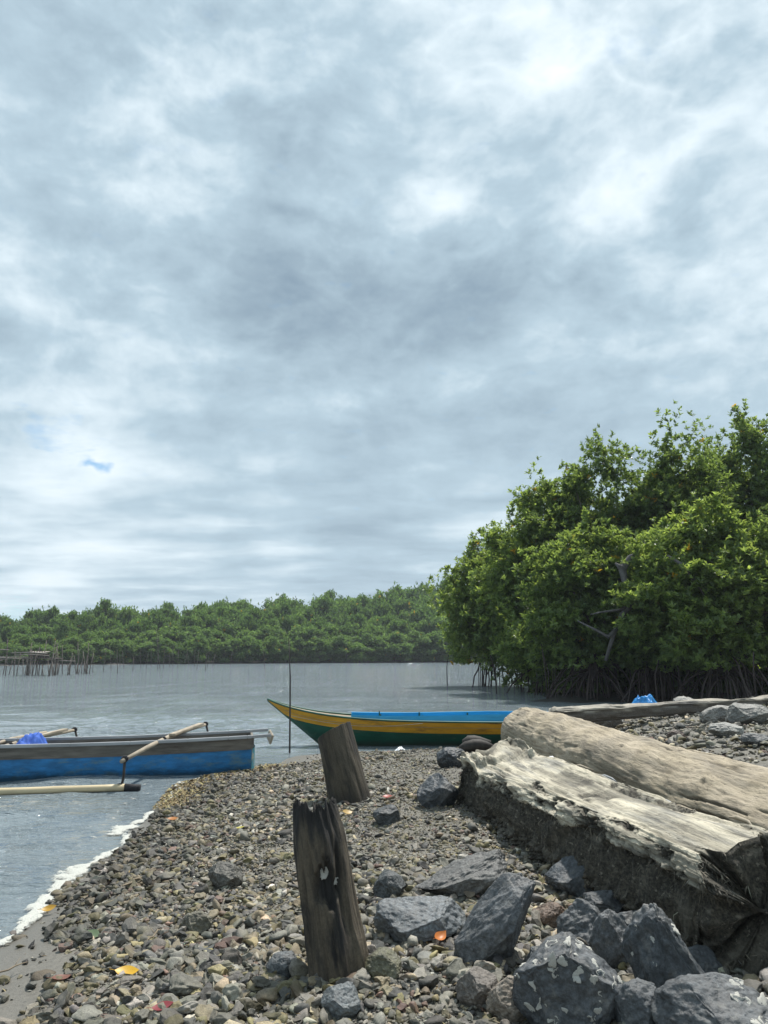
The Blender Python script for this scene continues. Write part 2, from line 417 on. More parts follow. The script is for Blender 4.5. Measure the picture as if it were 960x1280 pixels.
sets = [scatter(26000, -2.2, 2.6, 2.3, 4.2, 0.0165, 0.64, 0.007, 0.060, keep_main),
        scatter(62000, -2.5, 2.4, 4.2, 7.5, 0.0135, 0.60, 0.006, 0.055, keep_main),
        scatter(64000, -2.8, 2.6, 7.5, 13.0, 0.0140, 0.58, 0.007, 0.060, keep_main),
        scatter(26000, 2.2, 11.0, 4.5, 17.0, 0.026, 0.50, 0.012, 0.10, keep_main)]
sets += [scatter(2300, -2.0, 2.3, 2.4, 5.5, 0.034, 0.30, 0.02, 0.075, keep_main), scatter(1900, -2.2, 2.0, 5.5, 10.5, 0.034, 0.35, 0.02, 0.08, keep_main), scatter(500, 2.6, 9.0, 5, 14, 0.06, 0.4, 0.03, 0.13, keep_main)]
sx = np.concatenate([s[0] for s in sets]); sy = np.concatenate([s[1] for s in sets]); sr = np.concatenate([s[2] for s in sets])
ns_ = len(sx)
szv = tz(sx, sy)
ci = RNG.choice(len(NAMES), ns_, p=PW / PW.sum())
scol = 0.83 * np.array([1.03, 1.0, 0.94]) * PCOL[ci] * np.exp(RNG.normal(0, 0.36, (ns_, 1))) * np.exp(RNG.normal(0, 0.025, (ns_, 3)))
scol = scol * (0.55 + 0.45 * sstep(0.03, 0.10, szv + RNG.normal(0, .015, ns_)))[:, None]
flat = RNG.uniform(0.36, 0.74, ns_); elong = RNG.uniform(0.65, 1.0, ns_)
def rand_rot(n, tilt=0.5):
    a = RNG.uniform(0, 2 * np.pi, n); tx = RNG.normal(0, tilt, n); ty = RNG.normal(0, tilt, n)
    ca, sa = np.cos(a), np.sin(a); z0 = np.zeros(n); o1 = np.ones(n)
    Rz = np.stack([np.stack([ca, -sa, z0], -1), np.stack([sa, ca, z0], -1), np.stack([z0, z0, o1], -1)], 1)
    Rx = np.stack([np.stack([o1, z0, z0], -1), np.stack([z0, np.cos(tx), -np.sin(tx)], -1), np.stack([z0, np.sin(tx), np.cos(tx)], -1)], 1)
    Ry = np.stack([np.stack([np.cos(ty), z0, np.sin(ty)], -1), np.stack([z0, o1, z0], -1), np.stack([-np.sin(ty), z0, np.cos(ty)], -1)], 1)
    return Ry @ Rx @ Rz
rots = rand_rot(ns_, 0.35)
pz = szv + sr * flat * RNG.uniform(-0.1, 0.75, ns_)
# which ones show largest in the photograph
dy = sy; fwd = dy * math.cos(PITCH) + (pz - EYE) * math.sin(PITCH); upv = -dy * math.sin(PITCH) + (pz - EYE) * math.cos(PITCH)
ppx = 480 + FOC * sx / fwd; ppy = 640 - FOC * upv / fwd
inview = (ppx > -5) & (ppx < 965) & (ppy < 1290)
hidden_by_log = (ppx > 590 + (ppy - 990) * 1.45) & (ppy > 930) & (ppy < 1210)
big = np.where(inview & ~hidden_by_log, sr / fwd, 0)
order = np.argsort(-big); top = order[:300]; rest = order[300:]
near = rest[(sr / fwd)[rest] > 0.0036]; far = rest[(sr / fwd)[rest] <= 0.0036]
def stones_mesh(idx, base, nproto, seed0):
    Vb, Fb = base
    protos = np.stack([stone_shape(Vb, seed0 + k, 13, 0.34, 0.80, 0.15) for k in range(nproto)])
    pi = RNG.integers(0, nproto, len(idx))
    P = protos[pi] * np.stack([sr[idx], sr[idx] * elong[idx], sr[idx] * flat[idx]], -1)[:, None, :]
    P = np.einsum('nij,nkj->nki', rots[idx], P) + np.stack([sx[idx], sy[idx], pz[idx]], -1)[:, None, :]
    nv = Vb.shape[0]
    F = (Fb[None] + (np.arange(len(idx)) * nv)[:, None, None]).reshape(-1, 3)
    return P.reshape(-1, 3), F, np.repeat(scol[idx], nv, axis=0)
Va, Fa, Ca = stones_mesh(near, I2, 24, 100); Vb_, Fb_, Cb = stones_mesh(far, I1, 30, 300)
me = mesh_np('shingle', np.concatenate([Va, Vb_]), np.concatenate([Fa, Fb_ + len(Va)]), M['shingle'], smooth=True, col=np.concatenate([Ca, Cb]))
fl = np.ones(len(Fa) + len(Fb_), bool); fl[len(Fa):] = False; fl[:len(Fa)] = (np.arange(len(Fa)) // len(I2[1])) % 2 == 0
me.polygons.foreach_set('use_smooth', fl)
tag(link('shingle', me), 'small grey and brown pebbles covering the beach', 'shingle', kind='stuff')
protos = [mesh_np('beach_stone', stone_shape(I3[0], 900 + k, 11, 0.36, 0.85, 0.13), I3[1], M['stone']) for k in range(16)]
LBL = {'grey': 'smooth mid grey stone lying loose among the beach pebbles', 'dark': 'dark charcoal stone lying loose among the beach pebbles',
       'tan': 'tan brown stone lying loose among the beach pebbles', 'mossy': 'yellowish green algae tinged stone lying loose among the beach pebbles',
       'red': 'reddish brown stone lying loose among the beach pebbles', 'pale': 'pale whitish grey stone lying loose among the beach pebbles'}
for k, i in enumerate(top):
    o = link('beach_stone', protos[k % 16])
    m4 = Matrix(rots[i].tolist()).to_4x4()
    o.matrix_world = Matrix.Translation((sx[i], sy[i], pz[i])) @ m4 @ Matrix.Diagonal((sr[i], sr[i] * elong[i], sr[i] * flat[i], 1))
    o.color = (*scol[i], 1)
    kn = NAMES[ci[i]]
    tag(o, LBL[kn], 'stone', 'loose %s stones on the beach' % kn)

# ------------------------------------------------------------------ boulders
def boulder(px, py, wpx, hpx, label, color=(0.10, 0.115, 0.13), seed=0, depth=0.8, rot=0.0, sink=0.22, planes=None, lean=0.0, cuts=7, name='rock', group=None, zoff=0.0):
    g = ground_at(px, py)
    d = g.y * math.cos(PITCH) + (g.z - EYE) * math.sin(PITCH)
    w = wpx * d / FOC; h = hpx * d / FOC
    V = stone_shape(I6[0], seed, cuts, 0.62, 0.95, 0.05, planes)
    V = stone_shape(V, seed + 5000, 26, 0.70, 0.98, 0.02)
    V = V + I6[0] * (0.035 * fbm(I6[0] * 5.0 + seed, 5, seed + 9, 0.6))[:, None]
    V = V / np.array([np.ptp(V[:, 0]), np.ptp(V[:, 1]), np.ptp(V[:, 2])]) * np.array([w, w * depth, h * (1 + sink)])
    V[:, 2] += -V[:, 2].min() - h * sink
    V[:, 0] += lean * V[:, 2]
    c, s = math.cos(rot), math.sin(rot)
    V[:, :2] = V[:, :2] @ np.array([[c, s], [-s, c]])
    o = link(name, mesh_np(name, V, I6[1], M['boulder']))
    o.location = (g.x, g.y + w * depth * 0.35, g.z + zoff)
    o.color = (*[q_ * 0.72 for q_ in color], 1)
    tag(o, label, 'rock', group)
    return o
BG = (0.112, 0.120, 0.126)
r1 = boulder(600, 1212, 84, 104, 'large blue grey slanting rock right of the orange leaf', BG, 21, 0.8, 0.0, 0.25, [(-0.75, -0.45, 0.5, 0.5), (0.9, -0.3, 0.2, 0.6)], 0.55)
boulder(527, 1178, 122, 42, 'flat grey rock just left of the orange leaf', (0.15, 0.165, 0.175), 32, 0.6, 0.05, 0.3, [(0, -0.35, 1, 0.5)])
boulder(572, 1126, 116, 52, 'long flat slab sloping up to the right, above the flat grey rock', (0.125, 0.125, 0.12), 43, 0.5, 0.15, 0.3, [(-0.55, -0.15, 0.8, 0.22), (0, -0.5, 0.9, 0.5)], 0.5)
r4 = boulder(722, 1300, 150, 100, 'dark rock crusted with white oysters at the bottom edge of the photo', (0.085, 0.094, 0.102), 54, 0.7, 0.1, 0.2, [(0.55, -0.2, 0.8, 0.55), (-0.2, -1, 0.15, 0.6)])
r5 = boulder(850, 1262, 112, 116, 'tall pointed dark rock leaning against the weathered log', (0.085, 0.096, 0.105), 65, 0.7, -0.1, 0.2, [(0.75, -0.1, 0.65, 0.42), (-0.85, -0.5, 0.1, 0.55), (0.15, -1, 0.15, 0.5), (-0.5, 0.0, 0.9, 0.72)], -0.05)
r6 = boulder(918, 1312, 165, 66, 'round dark rock with oyster crust in the bottom right corner', (0.10, 0.108, 0.114), 76, 0.7, 0.0, 0.2)
boulder(735, 1192, 72, 56, 'small wedge shaped grey rock behind the oyster crusted rock', BG, 87, 0.8, 0.2, 0.3, [(-0.6, -0.4, 0.6, 0.4)])
boulder(776, 1216, 60, 68, 'grey rock wedged left of the tall pointed rock', (0.10, 0.108, 0.114), 98, 0.8, 0.0, 0.3)
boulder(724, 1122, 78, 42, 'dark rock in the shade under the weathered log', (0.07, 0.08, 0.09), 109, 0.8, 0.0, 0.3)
boulder(548, 1008, 54, 36, 'dark wet rock at the foot of the far end of the weathered log', (0.06, 0.07, 0.08), 120, 0.9, 0.0, 0.3, [(-0.5, -0.3, 0.8, 0.5)])
boulder(483, 1031, 38, 22, 'small dark stone right of the tilted smooth post', (0.06, 0.068, 0.072), 131, 0.9, 0.0, 0.3)
boulder(566, 962, 40, 26, 'dark rounded rock touching the far tip of the weathered log', (0.05, 0.06, 0.07), 142, 0.9)
boulder(640, 1282, 62, 50, 'pale tan rock left of the oyster crusted rock', (0.25, 0.21, 0.165), 153, 0.8, 0.3)
boulder(427, 1274, 52, 34, 'rounded grey cobble in front of the rotten post', (0.15, 0.165, 0.17), 164, 0.9)
boulder(487, 1124, 42, 30, 'dark angular stone right of the rotten post', (0.07, 0.078, 0.08), 175, 0.9)
boulder(352, 1222, 44, 26, 'grey cobble left of the base of the rotten post', (0.11, 0.12, 0.125), 186, 0.9)
boulder(480, 1226, 48, 32, 'mossy green stone at the right foot of the rotten post', (0.14, 0.135, 0.085), 197, 0.9)
boulder(600, 1262, 56, 40, 'brown grey stone in front of the big slanting rock', (0.16, 0.14, 0.12), 208, 0.9)
boulder(690, 1165, 46, 30, 'rusty brown stone between slanting rock and log', (0.15, 0.10, 0.07), 219, 0.9)
boulder(243, 1170, 44, 26, 'mossy lump of stone midway between post and water', (0.13, 0.12, 0.085), 231, 0.9)
boulder(280, 1112, 46, 30, 'dark stone at the centre of the shingle left of the rotten post', (0.10, 0.095, 0.08), 242, 0.9)
boulder(806, 1290, 70, 50, 'dark rock filling the gap between the oyster crusted rock and the corner rock', (0.08, 0.09, 0.098), 401, 0.9, 0, 0.3)
boulder(688, 1236, 60, 44, 'dark rock tucked behind the left shoulder of the oyster crusted rock', (0.09, 0.10, 0.105), 412, 0.9, 0, 0.3)
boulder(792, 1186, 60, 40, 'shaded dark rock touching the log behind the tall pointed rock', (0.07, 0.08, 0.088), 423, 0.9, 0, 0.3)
boulder(668, 1272, 50, 56, 'dark rock squeezed between the pale tan rock and the oyster crusted rock', (0.09, 0.098, 0.104), 434, 0.9, 0, 0.3)
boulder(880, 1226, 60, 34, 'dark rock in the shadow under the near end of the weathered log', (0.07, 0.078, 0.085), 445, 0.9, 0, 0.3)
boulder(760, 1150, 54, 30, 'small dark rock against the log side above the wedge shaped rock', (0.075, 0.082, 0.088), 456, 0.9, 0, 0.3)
UP = (0.28, 0.27, 0.245)
boulder(868, 888, 48, 17, 'pale angular rock resting against the grey timber beam', UP, 301, 0.8, 0, 0.25, [(0.6, -0.2, 0.6, 0.5)])
boulder(906, 905, 46, 22, 'pale rock in the heap on the upper beach', UP, 312, 0.9)
boulder(944, 906, 56, 26, 'large pale rock at the right edge of the upper beach', (0.18, 0.18, 0.165), 323, 0.9)
boulder(914, 921, 44, 16, 'flat whitish rock in front of the heap on the upper beach', (0.27, 0.27, 0.25), 334, 0.9)
boulder(768, 912, 40, 22, 'grey rock behind the smooth round log', (0.17, 0.165, 0.155), 345, 0.9)
boulder(848, 924, 22, 11, 'small reddish brown rock on the upper beach', (0.12, 0.085, 0.07), 356, 0.9)
boulder(952, 932, 40, 14, 'dark grey rock low at the right edge of upper beach', (0.12, 0.125, 0.125), 367, 0.9)

# oyster crust on the front rocks
def shell_mesh(seed):
    r = np.random.default_rng(seed); mb_r = []; n = 18
    rad = 1 + 0.25 * np.sin(np.arange(n) * 2 * np.pi / n * 2 + r.uniform(0, 6)) + 0.2 * np.sin(np.arange(n) * 2 * np.pi / n * 3 + r.uniform(0, 6)) + r.uniform(-0.22, 0.22, n)
    prof = [(1.0, -0.12), (1.02, 0.10), (0.88, 0.22), (0.66, 0.06), (0.3, 0.0), (0.0, 0.03)] if seed % 5 in (0, 3) else [(1.0, -0.14), (1.05, 0.05), (0.85, 0.16), (0.6, 0.2), (0.3, 0.24), (0.0, 0.22)]
    V = []
    for q, (pr, ph) in enumerate(prof):
        for k in range(n):
            a = 2 * math.pi * k / n
            V.append((pr * rad[k] * math.cos(a), pr * rad[k] * math.sin(a) * 0.75, ph + (0.07 * r.normal() if 0 < q < 4 else 0)))
    F = [(i * n + k, i * n + (k + 1) % n, (i + 1) * n + (k + 1) % n, (i + 1) * n + k) for i in range(len(prof) - 1) for k in range(n)]
    return mesh_np('oyster_shell', V, np.array(F), M['shell'])
SHELLS = [shell_mesh(k) for k in range(5)]
def crust(rock, n, seed, size=(0.012, 0.03), where=lambda c: True):
    r = random.Random(seed); mw = rock.location; me = rock.data; got = 0
    for _ in range(4000):
        if got >= n: break
        f = me.polygons[r.randrange(len(me.polygons))]
        to_cam = (Vector((0, 0, EYE)) - (f.center + mw)).normalized()
        if f.normal.dot(to_cam) < 0.25 or f.center.z + mw.z < gz(f.center.x + mw.x, f.center.y + mw.y) + 0.04: continue
        if not where(f.center): continue
        o = link('oyster_shell', SHELLS[r.randrange(5)], rock)
        q = f.normal.to_track_quat('Z', 'Y') @ Quaternion((0, 0, 1), r.uniform(0, 6.28))
        sc = r.uniform(*size)
        o.matrix_local = Matrix.Translation(f.center - f.normal * 0.001) @ q.to_matrix().to_4x4() @ Matrix.Diagonal((sc, sc, sc * 0.8, 1))
        got += 1
crust(r4, 46, 1, (0.006, 0.022), lambda c: c.z < 0.34)
crust(r5, 7, 2, (0.010, 0.022), lambda c: c.x < 0.05)
crust(r6, 12, 3, (0.012, 0.028), lambda c: c.x > 0.05)

# ------------------------------------------------------------------ logs
def log_wood(name, pale, pale2, dark, dark2, along=(1.0, 8, 8), crack=0.5, ckmul=0.0, gcon=1.0):
    def f(nb):
        v = nb.coord(); top = nb.new('ShaderNodeVertexColor', layer_name='Col').outputs[0]
        sep = nb.new('ShaderNodeSeparateColor'); nb.put(sep.inputs[0], top)
        gv = nb.mapping(v, along)
        wv = nb.vmath('ADD', gv, nb.vmath('SCALE', nb.noise(v, 2.5, 3, out='Color'), scale=0.5))
        g1 = nb.noise(wv, 2.2, 7, 0.68); g2 = nb.noise(wv, 9, 5, 0.7); b = nb.noise(v, 3.0, 5, 0.6); fine = nb.noise(v, 70, 4, 0.7)
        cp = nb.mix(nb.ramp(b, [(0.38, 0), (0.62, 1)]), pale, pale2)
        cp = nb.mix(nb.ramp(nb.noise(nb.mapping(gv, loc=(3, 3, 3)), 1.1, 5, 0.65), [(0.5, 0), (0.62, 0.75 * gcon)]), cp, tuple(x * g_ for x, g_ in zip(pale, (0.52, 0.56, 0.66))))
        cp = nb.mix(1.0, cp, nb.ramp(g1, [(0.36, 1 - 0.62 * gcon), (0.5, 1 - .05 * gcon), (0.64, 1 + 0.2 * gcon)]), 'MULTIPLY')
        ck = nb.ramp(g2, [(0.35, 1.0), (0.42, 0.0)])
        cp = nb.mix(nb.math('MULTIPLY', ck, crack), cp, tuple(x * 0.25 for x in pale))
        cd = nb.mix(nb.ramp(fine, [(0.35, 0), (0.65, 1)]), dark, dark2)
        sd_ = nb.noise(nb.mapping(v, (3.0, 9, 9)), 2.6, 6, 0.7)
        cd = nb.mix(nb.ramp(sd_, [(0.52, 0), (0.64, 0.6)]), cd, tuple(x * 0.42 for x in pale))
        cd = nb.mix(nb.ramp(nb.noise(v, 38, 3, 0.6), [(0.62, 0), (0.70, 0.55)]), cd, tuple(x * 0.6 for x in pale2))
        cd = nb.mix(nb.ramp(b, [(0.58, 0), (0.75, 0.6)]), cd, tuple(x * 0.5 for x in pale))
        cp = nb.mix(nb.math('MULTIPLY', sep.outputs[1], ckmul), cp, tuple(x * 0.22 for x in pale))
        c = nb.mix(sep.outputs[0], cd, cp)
        h = nb.math('ADD', nb.math('MULTIPLY', g1, 0.8), nb.math('ADD', nb.math('MULTIPLY', g2, 0.5), nb.math('MULTIPLY', fine, 0.35)))
        return dict(color=c, rough=0.85, normal=nb.bump(h, 0.9, 0.02))
    return material(name, f)
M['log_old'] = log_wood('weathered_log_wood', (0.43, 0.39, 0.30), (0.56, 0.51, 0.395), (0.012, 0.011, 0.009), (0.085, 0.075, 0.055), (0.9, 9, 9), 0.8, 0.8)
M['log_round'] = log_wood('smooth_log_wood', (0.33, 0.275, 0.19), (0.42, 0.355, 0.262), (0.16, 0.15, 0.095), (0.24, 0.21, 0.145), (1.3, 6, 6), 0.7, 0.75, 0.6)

def make_log(name, a, b, section, nl=320, na=128, seed=0, mat=None, shaper=None):
    """a, b: axis ends; section(u, ang) -> (y, z) in metres; local x runs a->b."""
    a, b = Vector(a), Vector(b); d = b - a; L = d.length; d.normalize()
    r = Vector((0, 0, 1)).cross(d).normalized(); up = d.cross(r)
    u = np.linspace(0, 1, nl); u = u - 0.13 * np.sin(2 * np.pi * u) ; ang = np.linspace(0, 2 * np.pi, na, endpoint=False)
    U, A = np.meshgrid(u, ang, indexing='ij')
    Xl, Yl, Zl, T = shaper(U, A, L)
    P = np.stack([Xl, Yl, Zl], -1).reshape(-1, 3)
    col = np.repeat(T.reshape(-1, 1), 3, 1) if T.ndim == 2 else T.reshape(-1, 3)
    i = np.arange(nl - 1)[:, None] * na; k = np.arange(na)[None]; k2 = (np.arange(na) + 1)[None] % na
    F = np.stack([i + k, i + k2, i + na + k2, i + na + k], -1).reshape(-1, 4)
    o = link(name, mesh_np(name, P, F, mat, col=np.clip(col, 0, 1)))
    o.matrix_world = Matrix.Translation(a) @ Matrix((d, r, up)).transposed().to_4x4()
    return o, P, L

# weathered squared log: x runs from the far end to the near end; local +y is ... right-hand of travel (towards camera-left is -y or +y by frame)
A1 = Vector((0.97, 6.95, 0.45)); B1 = Vector((1.56, 3.28, 0.47))
def shape1(U, A, L):
    e = 0.30
    c, s = np.cos(A), np.sin(A)
    yy = np.sign(c) * np.abs(c) ** e; zz = np.sign(s) * np.abs(s) ** e
    hw = 0.275 - 0.05 * U + 0.015 * np.sin(U * 5); hh = 0.20 + 0.05 * U
    x = U * L
    n1 = fbm(np.stack([x * 1.6, yy * 1.6, zz * 1.6], -1), 4, 201); n2 = fbm(np.stack([x * 3, yy * 5, zz * 5], -1), 4, 211)
    n3 = fbm(np.stack([x * 13, yy * 5, zz * 5], -1), 4, 221, 0.6); n4 = fbm(np.stack([x * 40, yy * 14, zz * 14], -1), 3, 231, 0.6)
    wy = yy + 0.10 * n1 + 0.03 * np.sin(x * 3.0)
    grain = fbm(np.stack([x * 1.1, wy * 9, zz * 2], -1), 4, 241, 0.6); fineg = fbm(np.stack([x * 2.2, wy * 30, zz * 2], -1), 2, 251)
    crk = sstep(0.42, 0.62, fbm(np.stack([x * 0.9 + 3, wy * 7, zz * 1.5], -1), 3, 261)) * sstep(-0.3, 0.5, fbm(np.stack([x * 2, wy * 2, zz], -1), 2, 271))
    t0 = np.clip(U / 0.010, 0, 1) ** 0.3; t1 = np.clip((1 - U) / 0.010, 0, 1) ** 0.25
    taper = np.minimum(t0, t1)
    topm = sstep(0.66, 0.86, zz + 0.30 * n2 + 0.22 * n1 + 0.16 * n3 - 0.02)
    rr = 1 + 0.10 * n1 + 0.05 * n2 + (0.075 * n3 + 0.075 * n4) * (1 - topm)
    eat = sstep(0.88, 0.60, zz + 0.2 * n2) * sstep(-0.2, 0.6, np.abs(yy)) * 0.022
    side_rag = 0.014 * (zz > 0.5) * n3 * np.abs(yy) ** 8
    yl = (yy * (hw * rr - eat) + np.sign(yy) * side_rag) * taper
    zl = zz * hh * (1 + 0.08 * n1) * taper
    zl = zl + topm * (0.010 * grain + 0.004 * fineg - 0.016 * crk) * taper + 0.018 * n3 * (1 - topm) * (zz > 0)
    step = sstep(0.0, 0.05, x - 0.62 - 0.22 * n1 - 0.12 * yy) 
    zl = zl + np.where(zz > 0.2, (1 - step) * (0.055 + 0.05 * n2) , 0) * taper
    pit = np.exp(-((x - 0.60 - 0.2 * n1) / 0.05) ** 2) * (zz > 0.4) * sstep(-.6, .1, yy)
    zl = zl - 0.05 * pit
    xl = x + (0.05 * n3 + 0.05 * n2) * ((U < 0.03).astype(float) + (U > 0.97)) * 0.9
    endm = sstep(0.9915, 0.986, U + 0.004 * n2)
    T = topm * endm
    ck = np.clip(crk + 0.9 * pit + 0.7 * sstep(0.2, 0.5, -grain), 0, 1)
    ro = R(14); yl, zl = yl * math.cos(ro) - zl * math.sin(ro), zl * math.cos(ro) + yl * math.sin(ro)
    low = np.maximum(0.06 - zl, 0); yl = yl - (0.55 * low - 0.7 * low ** 2) * (1 - np.clip(yl / 0.3, -1, 1)) * 0.6
    return xl, yl, zl, np.stack([T, ck, 0 * T], -1)
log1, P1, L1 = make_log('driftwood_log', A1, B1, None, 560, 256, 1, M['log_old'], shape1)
tag(log1, 'thick squared weathered log with bleached top and dark rotten shaggy side', 'log')
# shaggy fibres on its rotten side and ends
def fibres(n, seed):
    r = np.random.default_rng(seed)
    idx = r.integers(0, len(P1), n * 8)
    p = P1[idx]
    q_ = p[:, 2] * math.cos(R(14)) - p[:, 1] * math.sin(R(14)); side = np.where(np.abs(p[:, 1]) > 0.15, 1, 0) * (q_ < 0.17) * (q_ > -0.22)
    end = (p[:, 0] > L1 - 0.06)
    p = p[(side > 0) | end][:n]; n = len(p)
    out = np.stack([np.where(p[:, 0] > L1 - 0.06, 1.0, 0.0), np.sign(p[:, 1]) * np.where(p[:, 0] > L1 - 0.06, 0.1, 1), np.zeros(n)], -1)
    d = out * r.uniform(0.1, 0.6, (n, 1)) + r.normal(0, 0.45, (n, 3)) + np.array([0, 0, -0.55])
    d /= np.linalg.norm(d, axis=1)[:, None]
    ln = r.uniform(0.012, 0.055, n)[:, None] ** 1.0; w = r.uniform(0.0009, 0.0032, n)[:, None]
    sd = np.cross(d, r.normal(size=(n, 3))); sd /= np.linalg.norm(sd, axis=1)[:, None]
    mid = p + d * ln * 0.5 + r.normal(0, 0.006, (n, 3)) + out * 0.006
    tip = p + d * ln + np.array([0, 0, -0.35]) * ln
    V = np.stack([p - sd * w, p + sd * w, mid + sd * w * 0.8, mid - sd * w * 0.8, tip], 1).reshape(-1, 3)
    b = (np.arange(n) * 5)[:, None]
    Q = b + np.array([[0, 1, 2, 3]]); T = b + np.array([[3, 2, 4]])
    c = np.exp(r.normal(0, 0.7, (n, 1))) * np.array([[0.085, 0.075, 0.056]])
    return V, [Q, T], np.repeat(np.clip(c, 0, 0.3), 5, 0)
V, F, c = fibres(5500, 5)
fo = link('bark_fibre', mesh_np('bark_fibre', V, F, M['litter'], smooth=False, col=c), log1); fo['kind'] = 'stuff'
# splinters lifting off the top edge
for k in range(16):
    r = random.Random(60 + k); u = r.uniform(0.12, 0.98); x = u * L1; ln = r.uniform(0.10, 0.35)
    mb = MB(); sgn = 1 if r.random() < 0.75 else -1
    y0 = sgn * r.uniform(0.16, 0.215); z0 = 0.17 + 0.25 * y0 + 0.04 * u + r.uniform(-0.05, 0.02)
    pts = [(x - ln / 2, y0, z0), (x - ln * .2, y0 + sgn * 0.008, z0 + 0.008), (x + ln * .2, y0 + sgn * 0.014, z0 + 0.004), (x + ln / 2, y0 + sgn * r.uniform(0, 0.03), z0 - r.uniform(-0.01, 0.03))]
    mb.tube(pts, [0.004, 0.011, 0.009, 0.002], 5)
    mb.build('splinter', M['pale_rail'] if k % 3 == 0 else M['boom_wood'], log1, smooth=True)

A2 = Vector((1.80, 10.2, 0.50)); B2 = Vector((2.52, 1.9, 0.47))
def shape2(U, A, L):
    c, s = np.cos(A), np.sin(A); r0 = 0.335; x = U * L
    n1 = fbm(np.stack([x * 0.9, c, s], -1), 4, 301); n2 = fbm(np.stack([x * 3, c * 3.5, s * 3.5], -1), 4, 311); n3 = fbm(np.stack([x * 9, c * 7, s * 7], -1), 3, 321)
    aw = A + 0.12 * n1
    cr = fbm(np.stack([x * 1.1, np.cos(aw) * 9, np.sin(aw) * 9], -1), 3, 331)
    crk = sstep(0.50, 0.66, cr) * sstep(0.0, 0.35, fbm(np.stack([x * 2.2 + 7, c * 2, s * 2], -1), 2, 341))
    ridge = fbm(np.stack([x * 1.6, np.cos(aw) * 16, np.sin(aw) * 16], -1), 3, 351)
    knot = np.zeros_like(U)
    for kx, ka in ((1.3, 1.9), (2.4, 2.6), (3.1, 1.5), (3.9, 2.2), (4.6, 1.7), (5.3, 2.4)):
        knot = np.maximum(knot, np.exp(-(((x - kx) / 0.05) ** 2 + (angd(A, ka) / 0.11) ** 2)))
    tp = np.where(U < 0.05, np.sqrt(np.maximum(1 - (1 - U / 0.05) ** 2, 0)), 1.0)
    tp = np.where(U > 0.99, np.maximum((1 - U) / 0.01, 0) ** 0.4, tp)
    rr = r0 * (1 + 0.085 * n1 + 0.012 * n2 + 0.008 * n3 + 0.010 * ridge) - 0.018 * crk - 0.012 * np.maximum(n2 - 0.45, 0) + 0.014 * knot - 0.03 * knot ** 4
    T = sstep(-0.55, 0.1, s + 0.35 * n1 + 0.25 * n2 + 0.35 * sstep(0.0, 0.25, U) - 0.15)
    ck = np.clip(crk + 0.8 * knot ** 2 + 0.35 * sstep(0.25, 0.6, -ridge), 0, 1)
    return x + 0.05 * n1 * (U < 0.1), c * rr * tp, s * rr * tp * 0.98, np.stack([T, ck, 0 * T], -1)
def angd(A, a0): return (A - a0 + np.pi) % (2 * np.pi) - np.pi
log2, P2, L2 = make_log('round_log', A2, B2, None, 520, 288, 2, M['log_round'], shape2)
tag(log2, 'long smooth round tan log lying behind the weathered squared log', 'log')

# grey timber beam further back
A3 = ground_at(690, 896); A3 = Vector((2.7, 12.3, 0.53)); B3 = Vector((7.4, 14.2, 0.62))
def shape3(U, A, L):
    c, s = np.cos(A), np.sin(A); e = 0.4
    yy = np.sign(c) * np.abs(c) ** e; zz = np.sign(s) * np.abs(s) ** e
    n1 = fbm(np.stack([U * L * 1.2, yy, zz], -1), 4, 401); n2 = fbm(np.stack([U * L * 3, yy * 5, zz * 5], -1), 4, 411)
    tp = np.where((U < 0.02), (U / 0.02) ** 0.5, 1.0); tp = np.where(U > 0.985, np.maximum((1 - U) / 0.015, 0) ** 0.5, tp)
    slit = -0.05 * np.exp(-((zz - 0.35 - 0.25 * n1) / 0.10) ** 2) * (np.abs(yy) > 0.8)
    yl = yy * (0.15 * (1 + 0.2 * n1 + 0.08 * n2) + slit) * tp; zl = zz * 0.115 * (1 + 0.22 * n1 + 0.08 * n2) * tp
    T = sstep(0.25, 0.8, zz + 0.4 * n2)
    return U * L + 0.1 * n2 * ((U < 0.05) | (U > 0.95)), yl, zl, T
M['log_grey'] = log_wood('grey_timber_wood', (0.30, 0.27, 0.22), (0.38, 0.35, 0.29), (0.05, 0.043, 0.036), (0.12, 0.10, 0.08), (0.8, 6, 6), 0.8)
log3, P3, L3 = make_log('timber_beam', A3, B3, None, 220, 64, 3, M['log_grey'], shape3)
tag(log3, 'long cracked grey timber beam lying along the back of the upper beach', 'timber')

# dark driftwood chunk at the far log end
gdk = ground_at(596, 942)
mb = MB()
rr = random.Random(3)
for k in range(3):
    p0 = Vector((-0.22 + 0.05 * k, -0.05 + 0.06 * k, 0.05 + 0.05 * k)); p1 = Vector((0.24 - 0.03 * k, 0.03 * k, 0.10 + 0.06 * (k % 2)))
    pts = [p0.lerp(p1, t) + Vector((0, 0, 0.03 * math.sin(t * 4 + k))) for t in (0, .2, .4, .6, .8, 1)]
    mb.tube(pts, [0.04, 0.075, 0.085, 0.08, 0.06, 0.025], 10)
dk = mb.build('driftwood_chunk', M['dark_wood'], smooth=True, loc=(gdk.x, gdk.y + .1, gdk.z))
tag(dk, 'blackened driftwood chunk lying just beyond the weathered log by the yellow boat', 'driftwood')

